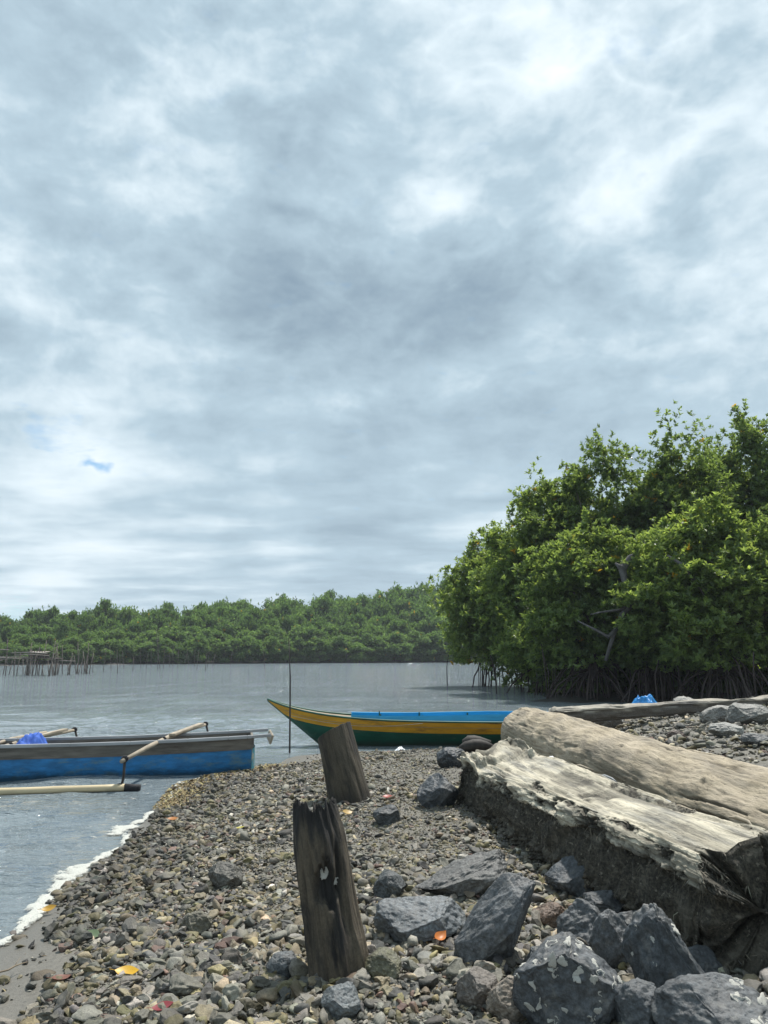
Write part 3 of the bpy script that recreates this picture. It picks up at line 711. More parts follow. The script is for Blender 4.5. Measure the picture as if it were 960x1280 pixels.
# ------------------------------------------------------------------ posts
def post_fn(c1, c2, dark, streak):
    def f(nb):
        v = nb.coord(); dk = nb.new('ShaderNodeVertexColor', layer_name='Col').outputs[0]
        sep = nb.new('ShaderNodeSeparateColor'); nb.put(sep.inputs[0], dk)
        g = nb.noise(nb.mapping(v, (1, 1, 0.10)), 34, 7, 0.68, 0.4); b = nb.noise(v, 7, 5, 0.6); fn = nb.noise(v, 90, 4, 0.7)
        c = nb.mix(b, c1, c2)
        c = nb.mix(1.0, c, nb.ramp(g, [(0.32, 0.35), (0.5, 1.0), (0.72, 1.35)]), 'MULTIPLY')
        c = nb.mix(0.7, c, nb.ramp(fn, [(0.3, 0.6), (0.7, 1.35)]), 'MULTIPLY')
        st = nb.noise(nb.mapping(v, (1, 1, 0.22), loc=(2, 5, 1)), 9, 5, 0.6)
        c = nb.mix(nb.ramp(st, [(0.50, 0.0), (0.60, streak)]), c, dark)
        c = nb.mix(sep.outputs[0], c, dark)
        h = nb.math('ADD', g, nb.math('ADD', nb.math('MULTIPLY', b, 0.6), nb.math('MULTIPLY', fn, 0.2)))
        return dict(color=c, rough=0.82, normal=nb.bump(h, 0.9, 0.016))
    return f
M['post_rot'] = material('rotten_post_wood', post_fn((0.050, 0.040, 0.028), (0.125, 0.10, 0.067), (0.012, 0.011, 0.010), 1.0))
M['post_smooth'] = material('stained_post_wood', post_fn((0.048, 0.040, 0.028), (0.085, 0.07, 0.047), (0.016, 0.014, 0.012), 0.8))
def make_post(name, base, topc, r0, r1, shaper, mat, label, nz=150, na=160):
    base, topc = Vector(base), Vector(topc); d = topc - base; L = d.length
    t = np.linspace(-0.25, 1, nz); a = np.linspace(0, 2 * np.pi, na, endpoint=False)
    T, A = np.meshgrid(t, a, indexing='ij')
    rad, dz, dark = shaper(T, A, L)
    P = [np.stack([np.cos(A) * rad, np.sin(A) * rad, T * L + dz], -1)]; D = [dark]
    for q in (0.86, 0.7, 0.5, 0.3, 0.12, 0.0):          # the cut or rotten top
        rr, zz, dd = shaper(np.full((1, na), 1.0 + (1 - q)), a[None], L)
        P.append(np.stack([np.cos(a[None]) * rr, np.sin(a[None]) * rr, L + zz], -1)); D.append(dd)
    P = np.concatenate(P, 0); D = np.concatenate(D, 0); n = P.shape[0]
    i = np.arange(n - 1)[:, None] * na; k = np.arange(na)[None]; k2 = (np.arange(na) + 1)[None] % na
    F = np.stack([i + k, i + k2, i + na + k2, i + na + k], -1).reshape(-1, 4)
    o = link(name, mesh_np(name, P.reshape(-1, 3), F, mat, col=np.repeat(np.clip(D.reshape(-1, 1), 0, 1), 3, 1)))
    x = Vector((1, 0, 0)); z = d.normalized(); y = z.cross(x).normalized(); x = y.cross(z)
    o.matrix_world = Matrix.Translation(base) @ Matrix((x, y, z)).transposed().to_4x4()
    tag(o, label, 'post')
    return o
b1 = ground_at(424, 1222); d1 = b1.y
t1 = at(394, 1012, b1.y + 0.12)
FRONT = -math.pi / 2
def angd(A, a0): return (A - a0 + np.pi) % (2 * np.pi) - np.pi
def post1(T, A, L):
    q = np.where(T > 1, 1 - (T - 1), 1.0); Tc = np.minimum(T, 1)
    c, s = np.cos(A), np.sin(A)
    n1 = fbm(np.stack([c * 1.2, s * 1.2, Tc * L * 1.5], -1), 3, 501); n2 = fbm(np.stack([c * 5, s * 5, Tc * L * 2.2], -1), 4, 511); n3 = fbm(np.stack([c * 4, s * 4, Tc * L * 9], -1), 3, 521)
    r = 0.101 + 0.016 * (1 - Tc)
    r = r * (1 + 0.13 * n1 + 0.085 * n2 + 0.02 * n3)
    hole = np.exp(-((angd(A, FRONT + 0.10) / 0.62) ** 2 + ((Tc * L - 0.36) / 0.105) ** 2) * 1.3)
    hole = sstep(0.35, 0.75, hole + 0.28 * n3)
    groove = np.exp(-(angd(A, FRONT + 0.95 - 0.5 * (1 - Tc)) / 0.13) ** 2) * sstep(0.25, 0.6, Tc)
    r = r - 0.045 * hole - 0.026 * groove * (1 + 0.5 * n3)
    r = r - 0.018 * sstep(0.78, 1.0, Tc) * (1 + n2 * 1.2)
    knob = np.exp(-((angd(A, FRONT + 0.9) / 0.5) ** 2 + ((Tc * L - 0.10) / 0.09) ** 2))
    r = r + 0.02 * knob
    dz = np.where(T > 0.75, (0.05 * n1 + 0.04 * n2 + 0.018 * n3 - 0.01) * sstep(0.75, 1, Tc), 0)
    dz = dz + np.where(T > 1, -(1 - q) * 0.16 + 0.05 * fbm(np.stack([c * q * 4, s * q * 4, q * 2], -1), 4, 531) * np.minimum(1, (1 - q) * 4) * q, 0) * 1.0
    dark = np.maximum(hole, 0.85 * sstep(0.3, 0.75, groove + 0.15 * n3))
    dark = np.maximum(dark, sstep(0.80, 0.97, Tc + 0.13 * n2 + 0.05 * n3))
    dark = np.where(T > 1, 0.85, dark)
    return r * q, dz, dark
p1 = make_post('rotten_post', b1, t1, 0, 0, post1, M['post_rot'], 'rotten brown wooden post with charred ragged top and shell filled hole')
for k, (dx, dzz, sc) in enumerate([(-0.012, 0.44, 0.026), (0.025, 0.425, 0.022), (0.045, 0.375, 0.024), (-0.062, 0.345, 0.020), (-0.06, 0.31, 0.018), (0.0, 0.405, 0.022), (0.035, 0.36, 0.014)]):
    o = link('oyster_shell', SHELLS[k % 5], p1)
    th = dx / 0.15
    yy = -math.sqrt(max(0.072 ** 2 - dx * dx, 0.001))
    o.matrix_local = Matrix.Translation((dx, yy, dzz)) @ Matrix.Rotation(R(90), 4, 'X') @ Matrix.Rotation(k * 1.3, 4, 'Z') @ Matrix.Diagonal((sc, sc, sc, 1))
b2 = ground_at(438, 999); t2 = at(417, 914, b2.y + 0.08)
def post2(T, A, L):
    q = np.where(T > 1, 1 - (T - 1), 1.0); Tc = np.minimum(T, 1)
    c, s = np.cos(A), np.sin(A)
    n1 = fbm(np.stack([c * 1.2, s * 1.2, Tc * L * 1.5], -1), 3, 601); n2 = fbm(np.stack([c * 5, s * 5, Tc * L * 3], -1), 4, 611)
    r = (0.172 + 0.018 * (1 - Tc)) * (1 + 0.05 * n1 + 0.03 * n2)
    cut = (c * 0.24 - s * 0.10) * r * q
    dz = np.where(T > 1, cut, cut * sstep(0.6, 1.0, Tc)) + np.where(T >= 1, 0.004 * n2, 0)
    dark = 0.6 * sstep(0.35, 0.0, Tc + 0.2 * n1)
    return r * q, dz, dark
p2 = make_post('sawn_post', b2, t2, 0, 0, post2, M['post_smooth'], 'smooth dark wooden post with slanting sawn top, tilted to the left')

# ------------------------------------------------------------------ yellow boat
def hull(stations, levels_lo, levels_hi):
    pass
boat_y = 12.55
bt = at(330, 876, boat_y); 
LB = 5.3
yb = empty('yellow_boat', (bt.x, boat_y + 0.42, 0.0), R(2.0))
tag(yb, 'yellow and dark green wooden boat with light blue interior, bow pointing left', 'boat')
zt = bt.z
def sheer(u):  # u = metres from the bow tip
    return 0.405 + (zt - 0.405) * math.exp(-u / 0.85) - 0.02 * min(u / 4, 1)
def keel(u):
    return max(zt - 0.02 - u * 0.80, -0.10) if u < 1.3 else -0.10 + 0.05 * max(0, (u - 3.8))
def beam(u):
    return 0.44 * min(1, (u / 1.9)) ** 0.72 * (1 - 0.12 * max(0, (u - 3.6) / 1.7))
def border(u):
    z = sheer(u) - 0.175 - 0.02 * min(u / 3, 1)
    return max(min(z, sheer(u) - 0.01), keel(u) + 0.004)
us = [0.0, 0.06, 0.15, 0.28, 0.45, 0.65, 0.85, 1.05, 1.3, 1.6, 2.0, 2.4, 2.8, 3.3, 3.8, 4.3, 4.8, LB]
def sec(u, z, inset=0.0):   # half breadth at height z
    k, s = keel(u), sheer(u)
    t = max(0.0, min(1.0, (z - k) / max(s - k, 1e-4)))
    return max(0.004, beam(u) * (t ** 0.55) * (0.86 + 0.14 * t) - inset)
lower, upper = MB(), MB()
for sg in (-1, 1):
    lower.sheet([[(u, sg * sec(u, keel(u) + (border(u) - keel(u)) * t), keel(u) + (border(u) - keel(u)) * t) for t in (0, .1, .25, .45, .7, 1)] for u in us])
    upper.sheet([[(u, sg * (sec(u, border(u) + (sheer(u) - border(u)) * t) + 0.006), border(u) + (sheer(u) - border(u)) * t) for t in (0, .33, .66, 1)] for u in us])
for sg in (-1, 1):
    sm_ = MB(); sm_.tube([(u, sg * (sec(u, border(u) + (sheer(u) - border(u)) * .52) + 0.007), border(u) + (sheer(u) - border(u)) * .52) for u in us[3:]], 0.0035, 5); sm_.build('plank_seam', M['bare_plank'], yb, smooth=True)
# transom
tr = MB(); zs = [keel(LB) + (sheer(LB) - keel(LB)) * t for t in (0, .1, .25, .45, .7, 1)]
tr.sheet([[(LB + 0.004, -sec(LB, z), z) for z in zs], [(LB + 0.004, sec(LB, z), z) for z in zs]])
lower.build('hull', M['green_paint'], yb, smooth=True)
upper.build('topside_plank', M['yellow_paint'], yb, smooth=True)
tr.build('transom', M['yellow_paint'], yb, solid=0.02)
inner = MB()
for sg in (-1, 1):
    inner.sheet([[(u, sg * max(0.003, sec(u, 0.03 + (sheer(u) - 0.05) * t, 0.03)), 0.03 + (sheer(u) - 0.045) * t) for t in (0, .3, .6, 1)] for u in us if u >= 1.3 and u < LB])
fl = MB(); fl.sheet([[(u, -sec(u, 0.035, 0.03), 0.035), (u, sec(u, 0.035, 0.03), 0.035)] for u in us if u >= 1.3 and u < LB])
inner.build('inner_side', M['light_blue'], yb, smooth=True)
fl.build('floor_board', M['light_blue'], yb)
for sg in (-1, 1):
    g = MB(); g.tube([(u, sg * (sec(u, sheer(u)) + 0.008), sheer(u) + 0.004) for u in us], [0.010] + [0.016] * (len(us) - 1), 8); g.build('gunwale', M['green_paint'], yb, smooth=True)
    co = MB(); cu = [u for u in us if 1.3 <= u < LB] 
    rows = []
    for u in [1.42, 1.6, 2.0, 2.4, 2.8, 3.3, 3.8, 4.3, 4.8, 5.1]:
        h = 0.055 + 0.075 * min(1, (u - 1.42) / 2.4)
        rows.append([(u, sg * (beam(u) - 0.035), sheer(u) - 0.01), (u, sg * (beam(u) - 0.05), sheer(u) + h)])
    co.sheet(rows); co.build('coaming', M['light_blue'], yb, solid=0.022)
st = MB(); st.tube([(u, 0, keel(u)) for u in (0, .15, .4, .7, .95, 1.2)], 0.016, 8); st.tube([(0, 0, keel(0)), (0.0, 0, zt + 0.015)], 0.014, 8); st.build('stem', M['green_paint'], yb, smooth=True)
dk_ = MB(); dk_.sheet([[(u, -beam(u) + 0.012, sheer(u) - 0.012), (u, 0, sheer(u) + 0.012), (u, beam(u) - 0.012, sheer(u) - 0.012)] for u in (0.05, .15, .28, .45, .65, .85, 1.05, 1.3, 1.42)]); dk_.build('foredeck', M['bare_plank'], yb, solid=0.015)
for u in (2.05, 2.75, 3.6, 4.4):
    t_ = MB(); t_.box((u, 0, sheer(u) - 0.03), (0.16, 2 * beam(u) - 0.10, 0.025)); t_.build('thwart', M['light_blue'], yb, bevel=0.004)
    for sg in (-1, 1):
        rb = MB(); rb.box((u - 0.14, sg * (beam(u) - 0.075), sheer(u) + 0.03), (0.022, 0.02, 0.14)); rb.build('rib', M['green_paint'], yb)
ro = MB(); a_, b_ = Vector((0.42, -0.17, sheer(.42) - 0.12)), Vector((2.6, -0.47, sheer(2.6) - 0.02))
ro.tube([a_.lerp(b_, t) - Vector((0, 0.03, 0.10 * math.sin(math.pi * t))) for t in np.linspace(0, 1, 14)], 0.004, 5); ro.build('mooring_line', M['rope_pale'], yb, smooth=True)

# slim pole standing by the bow
pb = on_level(362, 941, 0.0); pt = at(361, 797, pb.y - 0.05)
mb = MB(); mb.tube([Vector((0, 0, -0.5)), Vector((0, 0, 0)), (pt - pb) * 0.3 + Vector((0.01, 0, 0)), (pt - pb) * 0.65 + Vector((0.018, 0, 0)), pt - pb], [0.015, 0.015, 0.013, 0.011, 0.006], 8)
po = mb.build('pole', M['dark_wood'], smooth=True, loc=pb); tag(po, 'thin dark upright pole standing in front of the yellow boat bow', 'pole')

# ------------------------------------------------------------------ blue outrigger boat
cn = on_level(312, 966, 0.03); cl = on_level(0, 979, 0.0)
ax = Vector((cl.x - cn.x, cl.y - cn.y, 0)); rz = math.atan2(-ax.y, -ax.x)
ob = empty('outrigger_boat', (cn.x, cn.y + 0.10, 0.0), rz)
tag(ob, 'blue outrigger boat with grey plank sides half in the water, stern on shingle', 'boat')
# local: x negative towards the bow (left of photo), y+ away from camera; near side at y = -0.08 .. ; hull from x=-6 to 0
LO = 6.2; BM = 0.74; RISE = 0.05
def taper(x):
    t = (-x) / LO
    return 1.0 - max(0, (t - 0.72) / 0.28) ** 2 * 0.93
def zrise(x): return RISE * max(0, 1 + x / 2.0) ** 1.5 + 0.22 * max(0, (-x / LO - 0.75) / 0.25) ** 2
xs = [0, -0.06, -0.3, -0.8, -1.5, -2.2, -3.0, -3.8, -4.4, -5.0, -5.5, -5.9, -LO]
YC = BM / 2
hb, pk, ins = MB(), MB(), MB()
Z1, Z2 = 0.255, 0.40
for sg in (-1, 1):
    hb.sheet([[(x, YC + sg * taper(x) * w, z + (zrise(x) if z > 0 else 0)) for (w, z) in ((0.02, -0.14), (BM * .26, -0.12), (BM * .40, -0.02), (BM * .44, 0.12), (BM * .465, Z1))] for x in xs])
    pk.sheet([[(x, YC + sg * taper(x) * w, z + zrise(x)) for (w, z) in ((BM * .475, Z1 - 0.006), (BM * .487, (Z1 + Z2) / 2), (BM * .495, Z2))] for x in xs])
    ins.sheet([[(x, YC + sg * taper(x) * w, z + zrise(x)) for (w, z) in ((0.01, 0.06), (BM * .38, 0.07), (BM * .42, 0.15), (BM * .45, Z2 - 0.004))] for x in xs[1:]])
hb.build('hull', M['blue_paint'], ob, smooth=True)
pk.build('side_plank', M['grey_plank'], ob, solid=0.012)
ins.build('inner_side', M['grey_plank'], ob)
for sg in (-1, 1):
    g = MB(); pr = None
    for x, x2 in zip(xs[:-1], xs[1:]):
        g.bar((x, YC + sg * taper(x) * BM * .505, Z2 + 0.008 + zrise(x)), (x2 - 0.002, YC + sg * taper(x2) * BM * .505, Z2 + 0.008 + zrise(x2)), 0.055, 0.038)
    g.bar((0.24, YC + sg * BM * .49, Z2 + 0.022 + zrise(0)), (0, YC + sg * BM * .505, Z2 + 0.008 + zrise(0)), 0.05, 0.036)
    g.build('gunwale_rail', M['pale_rail'], ob, bevel=0.006)
eb = MB()
eb.sheet([[(0.05 * math.sin(t * math.pi) ** .6 + 0.004, YC + (t - .5) * 2 * w, z) for t in (0, .15, .35, .5, .65, .85, 1)] for (w, z) in ((0.03, -0.14), (BM * .27, -0.12), (BM * .41, -0.02), (BM * .45, .12), (BM * .475, Z1 + RISE))])
eb.build('stern_block', M['teal_worn'], ob, smooth=True)
ep = MB(); ep.box((0.012, YC, (Z1 + Z2) / 2 + RISE + 0.005), (0.03, BM * .95, Z2 - Z1 - 0.02)); ep.build('stern_plank', M['grey_plank'], ob, bevel=0.004)
tb = MB(); tb.box((0.25, YC, Z2 + RISE - 0.035), (0.028, BM * .98 + 0.03, 0.12), Matrix.Rotation(R(18), 3, 'Y')); tb.build('transom_board', M['boom_wood'], ob, bevel=0.008)
for x in (-0.9, -2.6, -4.2):
    t_ = MB(); t_.box((x, YC, Z2 - 0.06), (0.14, BM * .86, 0.022)); t_.build('thwart', M['grey_plank'], ob, bevel=0.003)
bpy.context.view_layer.update()
inv = (Matrix.Translation(ob.location) @ Matrix.Rotation(rz, 4, 'Z')).inverted()
def loc(p): return inv @ Vector(p)
# booms with struts, float poles
def boom(near_p, far_p, dn, df, second, seedv):
    n, f = loc(near_p), loc(far_p)
    sag = Vector((0, 0, 0.05))
    mid = n.lerp(f, 0.5) + sag
    b = MB(); b.tube([n - (f - n) * 0.03, n.lerp(f, .25) + sag * .7, mid, n.lerp(f, .75) + sag * .7, f + (f - n) * 0.02], [0.024, 0.030, 0.032, 0.028, 0.022], 8)
    bo = b.build('outrigger_boom', M['boom_wood'], ob, smooth=True)
    if second:
        b = MB(); o_ = Vector((0.06, 0, 0.035)); b.bar(n.lerp(f, 0.45) + sag + o_, n.lerp(f, 0.86) + sag * .6 + o_, 0.085, 0.03)
        b.build('lashed_plank', M['boom_wood'], bo, bevel=0.005)
    l = MB()
    for t in (0.40, 0.62):
        c = n.lerp(f, t) + sag * .9; l.box(c + Vector((0, 0, 0.0)), (0.085, 0.06, 0.075))
    l.build('lashing', M['rope_black'], bo, bevel=0.012)
    for p, q in ((n, dn), (f, df)):
        s = MB(); q = loc(q); s.tube([p + Vector((0, 0, 0.035)), p.lerp(q, .5) + Vector((0.012, 0, 0)), q], [0.017, 0.015, 0.014], 7); so = s.build('strut', M['dark_wood'], ob, smooth=True)
        s = MB(); s.box(p + Vector((0.0, 0, 0.012)), (0.075, 0.075, 0.065)); s.build('lashing', M['rope_black'], so, bevel=0.014)
    return bo
n1 = at(156, 950, 8.75); f1 = at(257, 906, 11.5); dn1 = at(150, 992, 8.72)
df1 = Vector((f1.x + 0.10, f1.y + 0.05, 0.03))
boom(n1, f1, dn1, df1, True, 1)
bd = f1 - n1
f2 = at(93, 913, 11.5); n2 = f2 - bd + Vector((0, 0, 0.02)); dn2 = Vector((n2.x - 0.04, n2.y, 0.03)); df2 = Vector((f2.x + 0.09, f2.y + 0.05, 0.03))
boom(n2, f2, dn2, df2, True, 2)
b = MB(); b.tube([loc(n2 + Vector((-0.16, 0, 0.03))), loc(n2.lerp(f2, .5) + Vector((-0.14, 0, 0.08))), loc(n2.lerp(f2, .78) + Vector((-0.1, 0, 0.06)))], [0.022, .026, .02], 8); b.build('outrigger_boom', M['boom_wood'], ob, smooth=True)
fp = Vector((dn1.x + 0.16, dn1.y, 0.035)); fdir = Vector((ax.x, ax.y, 0)).normalized()
fl = MB(); pts = [loc(fp - Vector((0.10, 0, 0)) + fdir * t) for t in np.linspace(0, 4.2, 20)]
fl.tube(pts, [0.038 + (0.003 if i % 3 == 0 else 0) for i in range(20)], 12); fl.build('float_pole', M['bamboo'], ob, smooth=True)
fc = MB(); fc.tube([loc(fp - Vector((-0.06, 0, 0.004))), loc(fp - Vector((0.11, 0, 0)))], [0.038, 0.043], 12); fc.build('float_end_wrap', M['rope_black'], ob, smooth=True)
lw = MB(); lw.tube([loc(dn1 + Vector((0.025, 0, 0.035 - dn1.z))), loc(dn1 + Vector((-0.03, 0, 0.035 - dn1.z)))], 0.046, 12); lw.build('lashing', M['rope_black'], ob, smooth=True)
fq = Vector((df1.x + 0.4, df1.y, 0.03)); fl = MB(); fl.tube([loc(fq + fdir * t) for t in np.linspace(0, 4.6, 14)], 0.05, 12); fl.build('float_pole', M['bamboo'], ob, smooth=True)

# crumpled blue cloth on the boom
def crumple(name, w, d, h, seed, mat, n=48):
    x = np.linspace(-1, 1, n); X, Y = np.meshgrid(x, x); rr = np.sqrt(X ** 2 + Y ** 2)
    p = np.stack([X * 2, Y * 2, 0 * X], -1)
    Z = h * np.clip(1 - rr ** 2.2, -0.2, 1) ** 1 * (1 + 0.5 * fbm(p, 3, seed)) + 0.25 * h * np.abs(fbm(p * 1.8 + 4, 3, seed + 3)) * np.clip(1.3 - rr, 0, 1)
    k = 1 + 0.2 * fbm(p * .8 + 9, 3, seed + 7)
    V = np.stack([X * w * k * (1 - .25 * np.abs(Y)), Y * d * k, Z], -1).reshape(-1, 3)
    return link(name, mesh_np(name, V, grid_faces(n, n), mat))
cb = crumple('blue_cloth', 0.24, 0.28, 0.17, 5, M['cloth_blue']); pc = n2.lerp(f2, .60); cpos = at(40, 937, 9.8)
cb.location = cpos; tag(cb, 'crumpled blue cloth draped over the left boom of the outrigger boat', 'cloth')
tp = crumple('blue_tarp', 0.30, 0.28, 0.24, 8, M['tarp_blue']); tp.location = at(806, 888, 14.0); tag(tp, 'bright blue tarp bundle lying behind the grey timber beam', 'tarp')

# ------------------------------------------------------------------ mangrove trees
def leaves(shoot, axis_, n_per, ll, lw, seed, colors, spread=(0.55, 1.25), off=0.0):
    r = np.random.default_rng(seed); n = len(shoot) * n_per
    S = np.repeat(shoot, n_per, 0); Ax = np.repeat(axis_, n_per, 0); C = np.repeat(colors, n_per, 0)
    t = np.cross(Ax, r.normal(size=(n, 3))); t /= np.linalg.norm(t, axis=1)[:, None] + 1e-9
    a = r.uniform(*spread, n)[:, None]
    d = Ax * np.cos(a) + t * np.sin(a)
    sd = np.cross(d, Ax); sd /= np.linalg.norm(sd, axis=1)[:, None] + 1e-9
    nr = np.cross(sd, d)
    L = ll * r.uniform(0.65, 1.2, (n, 1)); W = lw * r.uniform(0.75, 1.2, (n, 1))
    base = S + Ax * r.uniform(-0.5, 0.3, (n, 1)) * ll * 0.8 + r.normal(0, off + 1e-6, (n, 3))
    m = base + d * L * 0.55
    V = np.stack([base, m + sd * W * 0.5 + nr * W * 0.16, base + d * L - nr * L * 0.10, m - sd * W * 0.5 + nr * W * 0.16], 1).reshape(-1, 3)
    b = (np.arange(n) * 4)[:, None]
    F = np.concatenate([b + np.array([[0, 1, 2]]), b + np.array([[0, 2, 3]])], 1).reshape(-1, 3)
    c = np.repeat(C * np.exp(r.normal(0, 0.16, (n, 1))), 4, 0)
    return V, F, c
def sample_shell(blobs, n, seed, fill=0.5, fexp=2.0, zs=0.85):
    r = np.random.default_rng(seed); B = np.array(blobs, float)
    w = B[:, 3] ** 2; k = r.choice(len(B), n, p=w / w.sum())
    d = r.normal(size=(n, 3)); d /= np.linalg.norm(d, axis=1)[:, None]
    d[:, 2] = np.where(d[:, 2] < -0.3, -d[:, 2] * 0.6, d[:, 2])
    rad = B[k, 3] * (1 - fill * r.random(n) ** fexp) * (1 + 0.38 * fbm(d * 2.2 + k[:, None] * 3.1, 3, seed)) * np.where(r.random(n) < 0.28, r.uniform(1.0, 1.65, n), 1.0)
    P = B[k, :3] + d * rad[:, None] * np.array([1, 1, zs])
    return P, d, k
G_DARK, G_MID, G_LITE = np.array([0.058, 0.098, 0.042]), np.array([0.108, 0.162, 0.066]), np.array([0.178, 0.245, 0.092])
def leaf_colors(n, seed, lite, k=None, gd=G_DARK, gm=G_MID, gl=G_LITE):
    r = np.random.default_rng(seed); t = r.random(n)
    if k is not None: t = 0.65 * t + 0.35 * np.random.default_rng(seed + 1).random(k.max() + 1)[k]
    t = np.clip(t + (lite - 0.5) * 0.8, 0, 1)[:, None]
    c = np.where(t < 0.5, gd + (gm - gd) * t * 2, gm + (gl - gm) * (t * 2 - 1))
    yel = r.random(n) < 0.006
    c[yel] = (0.30, 0.20, 0.03)
    return c
def envelope(w, dpt, z0, z1, n, seed, rmin=0.5, rmax=1.1, dome=0.6):
    r = np.random.default_rng(seed); out = []
    while len(out) < n:
        x, y, t = r.uniform(-1, 1), r.uniform(-1, 1), r.random()
        lim = math.sqrt(max(0, 1 - (max(0, t - (1 - dome)) / dome) ** 2)) * (0.75 + 0.25 * min(1, t * 4))
        if x * x + y * y > lim * lim: continue
        rr = r.uniform(rmin, rmax)
        out.append((x * (w - rr * .6), y * (dpt - rr * .6), z0 + rr * .6 + t * (z1 - z0 - rr * 1.5), rr))
    return out
GROUP_NEAR = 'mangrove trees on the right bank'
def mangrove(px, Yd, w, dpt, z0, z1, shoots, lite, label, seed, nblob=16, rmin=0.55, rmax=1.05, fill=0.5, roots=12, dome=0.6, ll=0.15, extra=None, x=None, lean=0.0):
    bx = (px - 480) / FOC * Yd * 1.0 if x is None else x
    root = empty('mangrove_tree', (bx, Yd, 0.0)); tag(root, label, 'tree', GROUP_NEAR)
    blobs = envelope(w, dpt, z0, z1, int(nblob * 2.3), seed, rmin * .62, rmax * .66, dome)
    if lean: blobs = [(bx_ + lean * (bz - z0), by_, bz, br) for bx_, by_, bz, br in blobs]
    if extra: blobs += extra
    P, d, k = sample_shell(blobs, shoots, seed + 1, max(fill, .8), 1.3, 1.15)
    up = np.array([0, 0, 0.75]); r = np.random.default_rng(seed + 2)
    m_ = int(shoots * 0.38); th = r.uniform(0, 2 * np.pi, m_); tq = r.random(m_) ** 0.85         # loose shoots all over the crown
    lim = np.sqrt(np.maximum(0.02, 1 - (np.maximum(0, tq - (1 - dome)) / dome) ** 2)) * (0.75 + 0.25 * np.minimum(1, tq * 4))
    e_ = np.stack([np.cos(th) * 1.4, np.sin(th) * 1.4, tq * 3.2], -1)
    rr_ = (1 - 0.45 * r.random(m_) ** 1.5) * (0.90 + 0.42 * fbm(e_ * 1.2 + seed, 3, seed) + 0.16 * fbm(e_ * 4 + seed, 2, seed + 5))
    Pu = np.stack([np.cos(th) * lim * rr_ * w + lean * tq, np.sin(th) * lim * rr_ * dpt, z0 + 0.1 + tq * (z1 - z0 - 0.25) * (0.92 + 0.26 * fbm(e_ * 1.5 + 9, 3, seed + 8))], -1)
    du = np.stack([np.cos(th) * .8, np.sin(th) * .8, 0.2 + tq * .6], -1); du /= np.linalg.norm(du, axis=1)[:, None]
    P = np.concatenate([P[m_:], Pu]); d = np.concatenate([d[m_:], du]); k = np.concatenate([k[m_:], r.integers(0, len(blobs), m_)])
    A = d * 0.55 + up + r.normal(0, 0.5, P.shape); A /= np.linalg.norm(A, axis=1)[:, None]
    P, A, k = P[np.arange(len(P)) % 5 != 0], A[np.arange(len(A)) % 5 != 0], k[np.arange(len(k)) % 5 != 0]
    V, F, c = leaves(P, A, 8, ll * 1.2, ll * 1.2 * 0.42, seed + 3, leaf_colors(len(P), seed + 4, lite, k))
    link('crown', mesh_np('crown', V, F, M['leaf'], smooth=False, col=c), root)
    rr = random.Random(seed); tb = MB()
    lean_v = Vector((rr.uniform(-.5, .5), rr.uniform(-.4, .3), 0)); hz = z0 + (z1 - z0) * 0.45
    trunk = [Vector((0, 0, 0.9)), Vector((0, 0, 1.6)) + lean_v * .2, Vector((0, 0, z0 + .6)) + lean_v * .5, Vector((0, 0, hz)) + lean_v]
    tb.tube(trunk, [0.11, 0.12, 0.10, 0.07], 8)
    for (x_, y_, z_, r_) in blobs[::2]:
        s_ = trunk[2].lerp(trunk[3], rr.random()) if z_ > z0 + 1 else trunk[1].lerp(trunk[2], rr.random())
        e_ = Vector((x_, y_, z_)); m1 = s_.lerp(e_, .4) + Vector((rr.uniform(-.2, .2), rr.uniform(-.2, .2), rr.uniform(-.3, .1))); 
        tb.tube([s_, m1, s_.lerp(e_, .75) + Vector((rr.uniform(-.15, .15), 0, .05)), e_], [0.05, 0.04, 0.028, 0.014], 5)
        for q in range(5):
            dd = Vector((rr.uniform(-1, 1), rr.uniform(-1, 1), rr.uniform(-.2, 1))).normalized()
            tb.tube([e_ - dd * 0.05, e_ + dd * r_ * .5 + Vector((0, 0, .05)), e_ + dd * r_ * .92], [0.016, 0.011, 0.005], 4, cap=False)
    tb.build('trunk', M['bark'], root, smooth=True)
    for q in range(roots):
        a = rr.uniform(0, 6.28); R0 = rr.uniform(0.3, w * 0.85); h = rr.uniform(0.8, 2.0)
        e_ = Vector((math.cos(a) * R0, math.sin(a) * R0 * .8, -0.3)); s_ = Vector((lean_v.x * .15, lean_v.y * .15, h))
        t_ = MB(); pts = []
        for t in np.linspace(0, 1, 9):
            hx = t ** 0.62
            pts.append(Vector((s_.x + (e_.x - s_.x) * (t ** .8), s_.y + (e_.y - s_.y) * (t ** .8), s_.z + (e_.z - s_.z) * t ** 2.1)) + Vector((rr.uniform(-.04, .04), rr.uniform(-.04, .04), 0)))
        t_.tube(pts, [0.05, .045, .04, .036, .034, .032, .03, .028, .026], 6)
        t_.build('prop_root', M['root'], root, smooth=True)
    for q in range(roots // 2):       # aerial roots dropping straight from the branches
        a = rr.uniform(0, 6.28); R0 = rr.uniform(0.3, w * 0.9); x_, y_ = math.cos(a) * R0, math.sin(a) * R0 * .8
        t_ = MB(); t_.tube([(x_ + rr.uniform(-.2, .2), y_, z0 + rr.uniform(.3, .9)), (x_ + rr.uniform(-.05, .05), y_, .9), (x_ + rr.uniform(-.08, .08), y_ - .05, -.3)], [.018, .02, .024], 5)
        t_.build('prop_root', M['root'], root, smooth=True)
    return root
mangrove(612, 36, 2.4, 2.0, 0.95, 6.9, 10500, 0.64, 'leftmost bright mangrove of the right bank, its roots standing in open water', 1001, 26, 0.7, 1.15, roots=16, ll=.17)
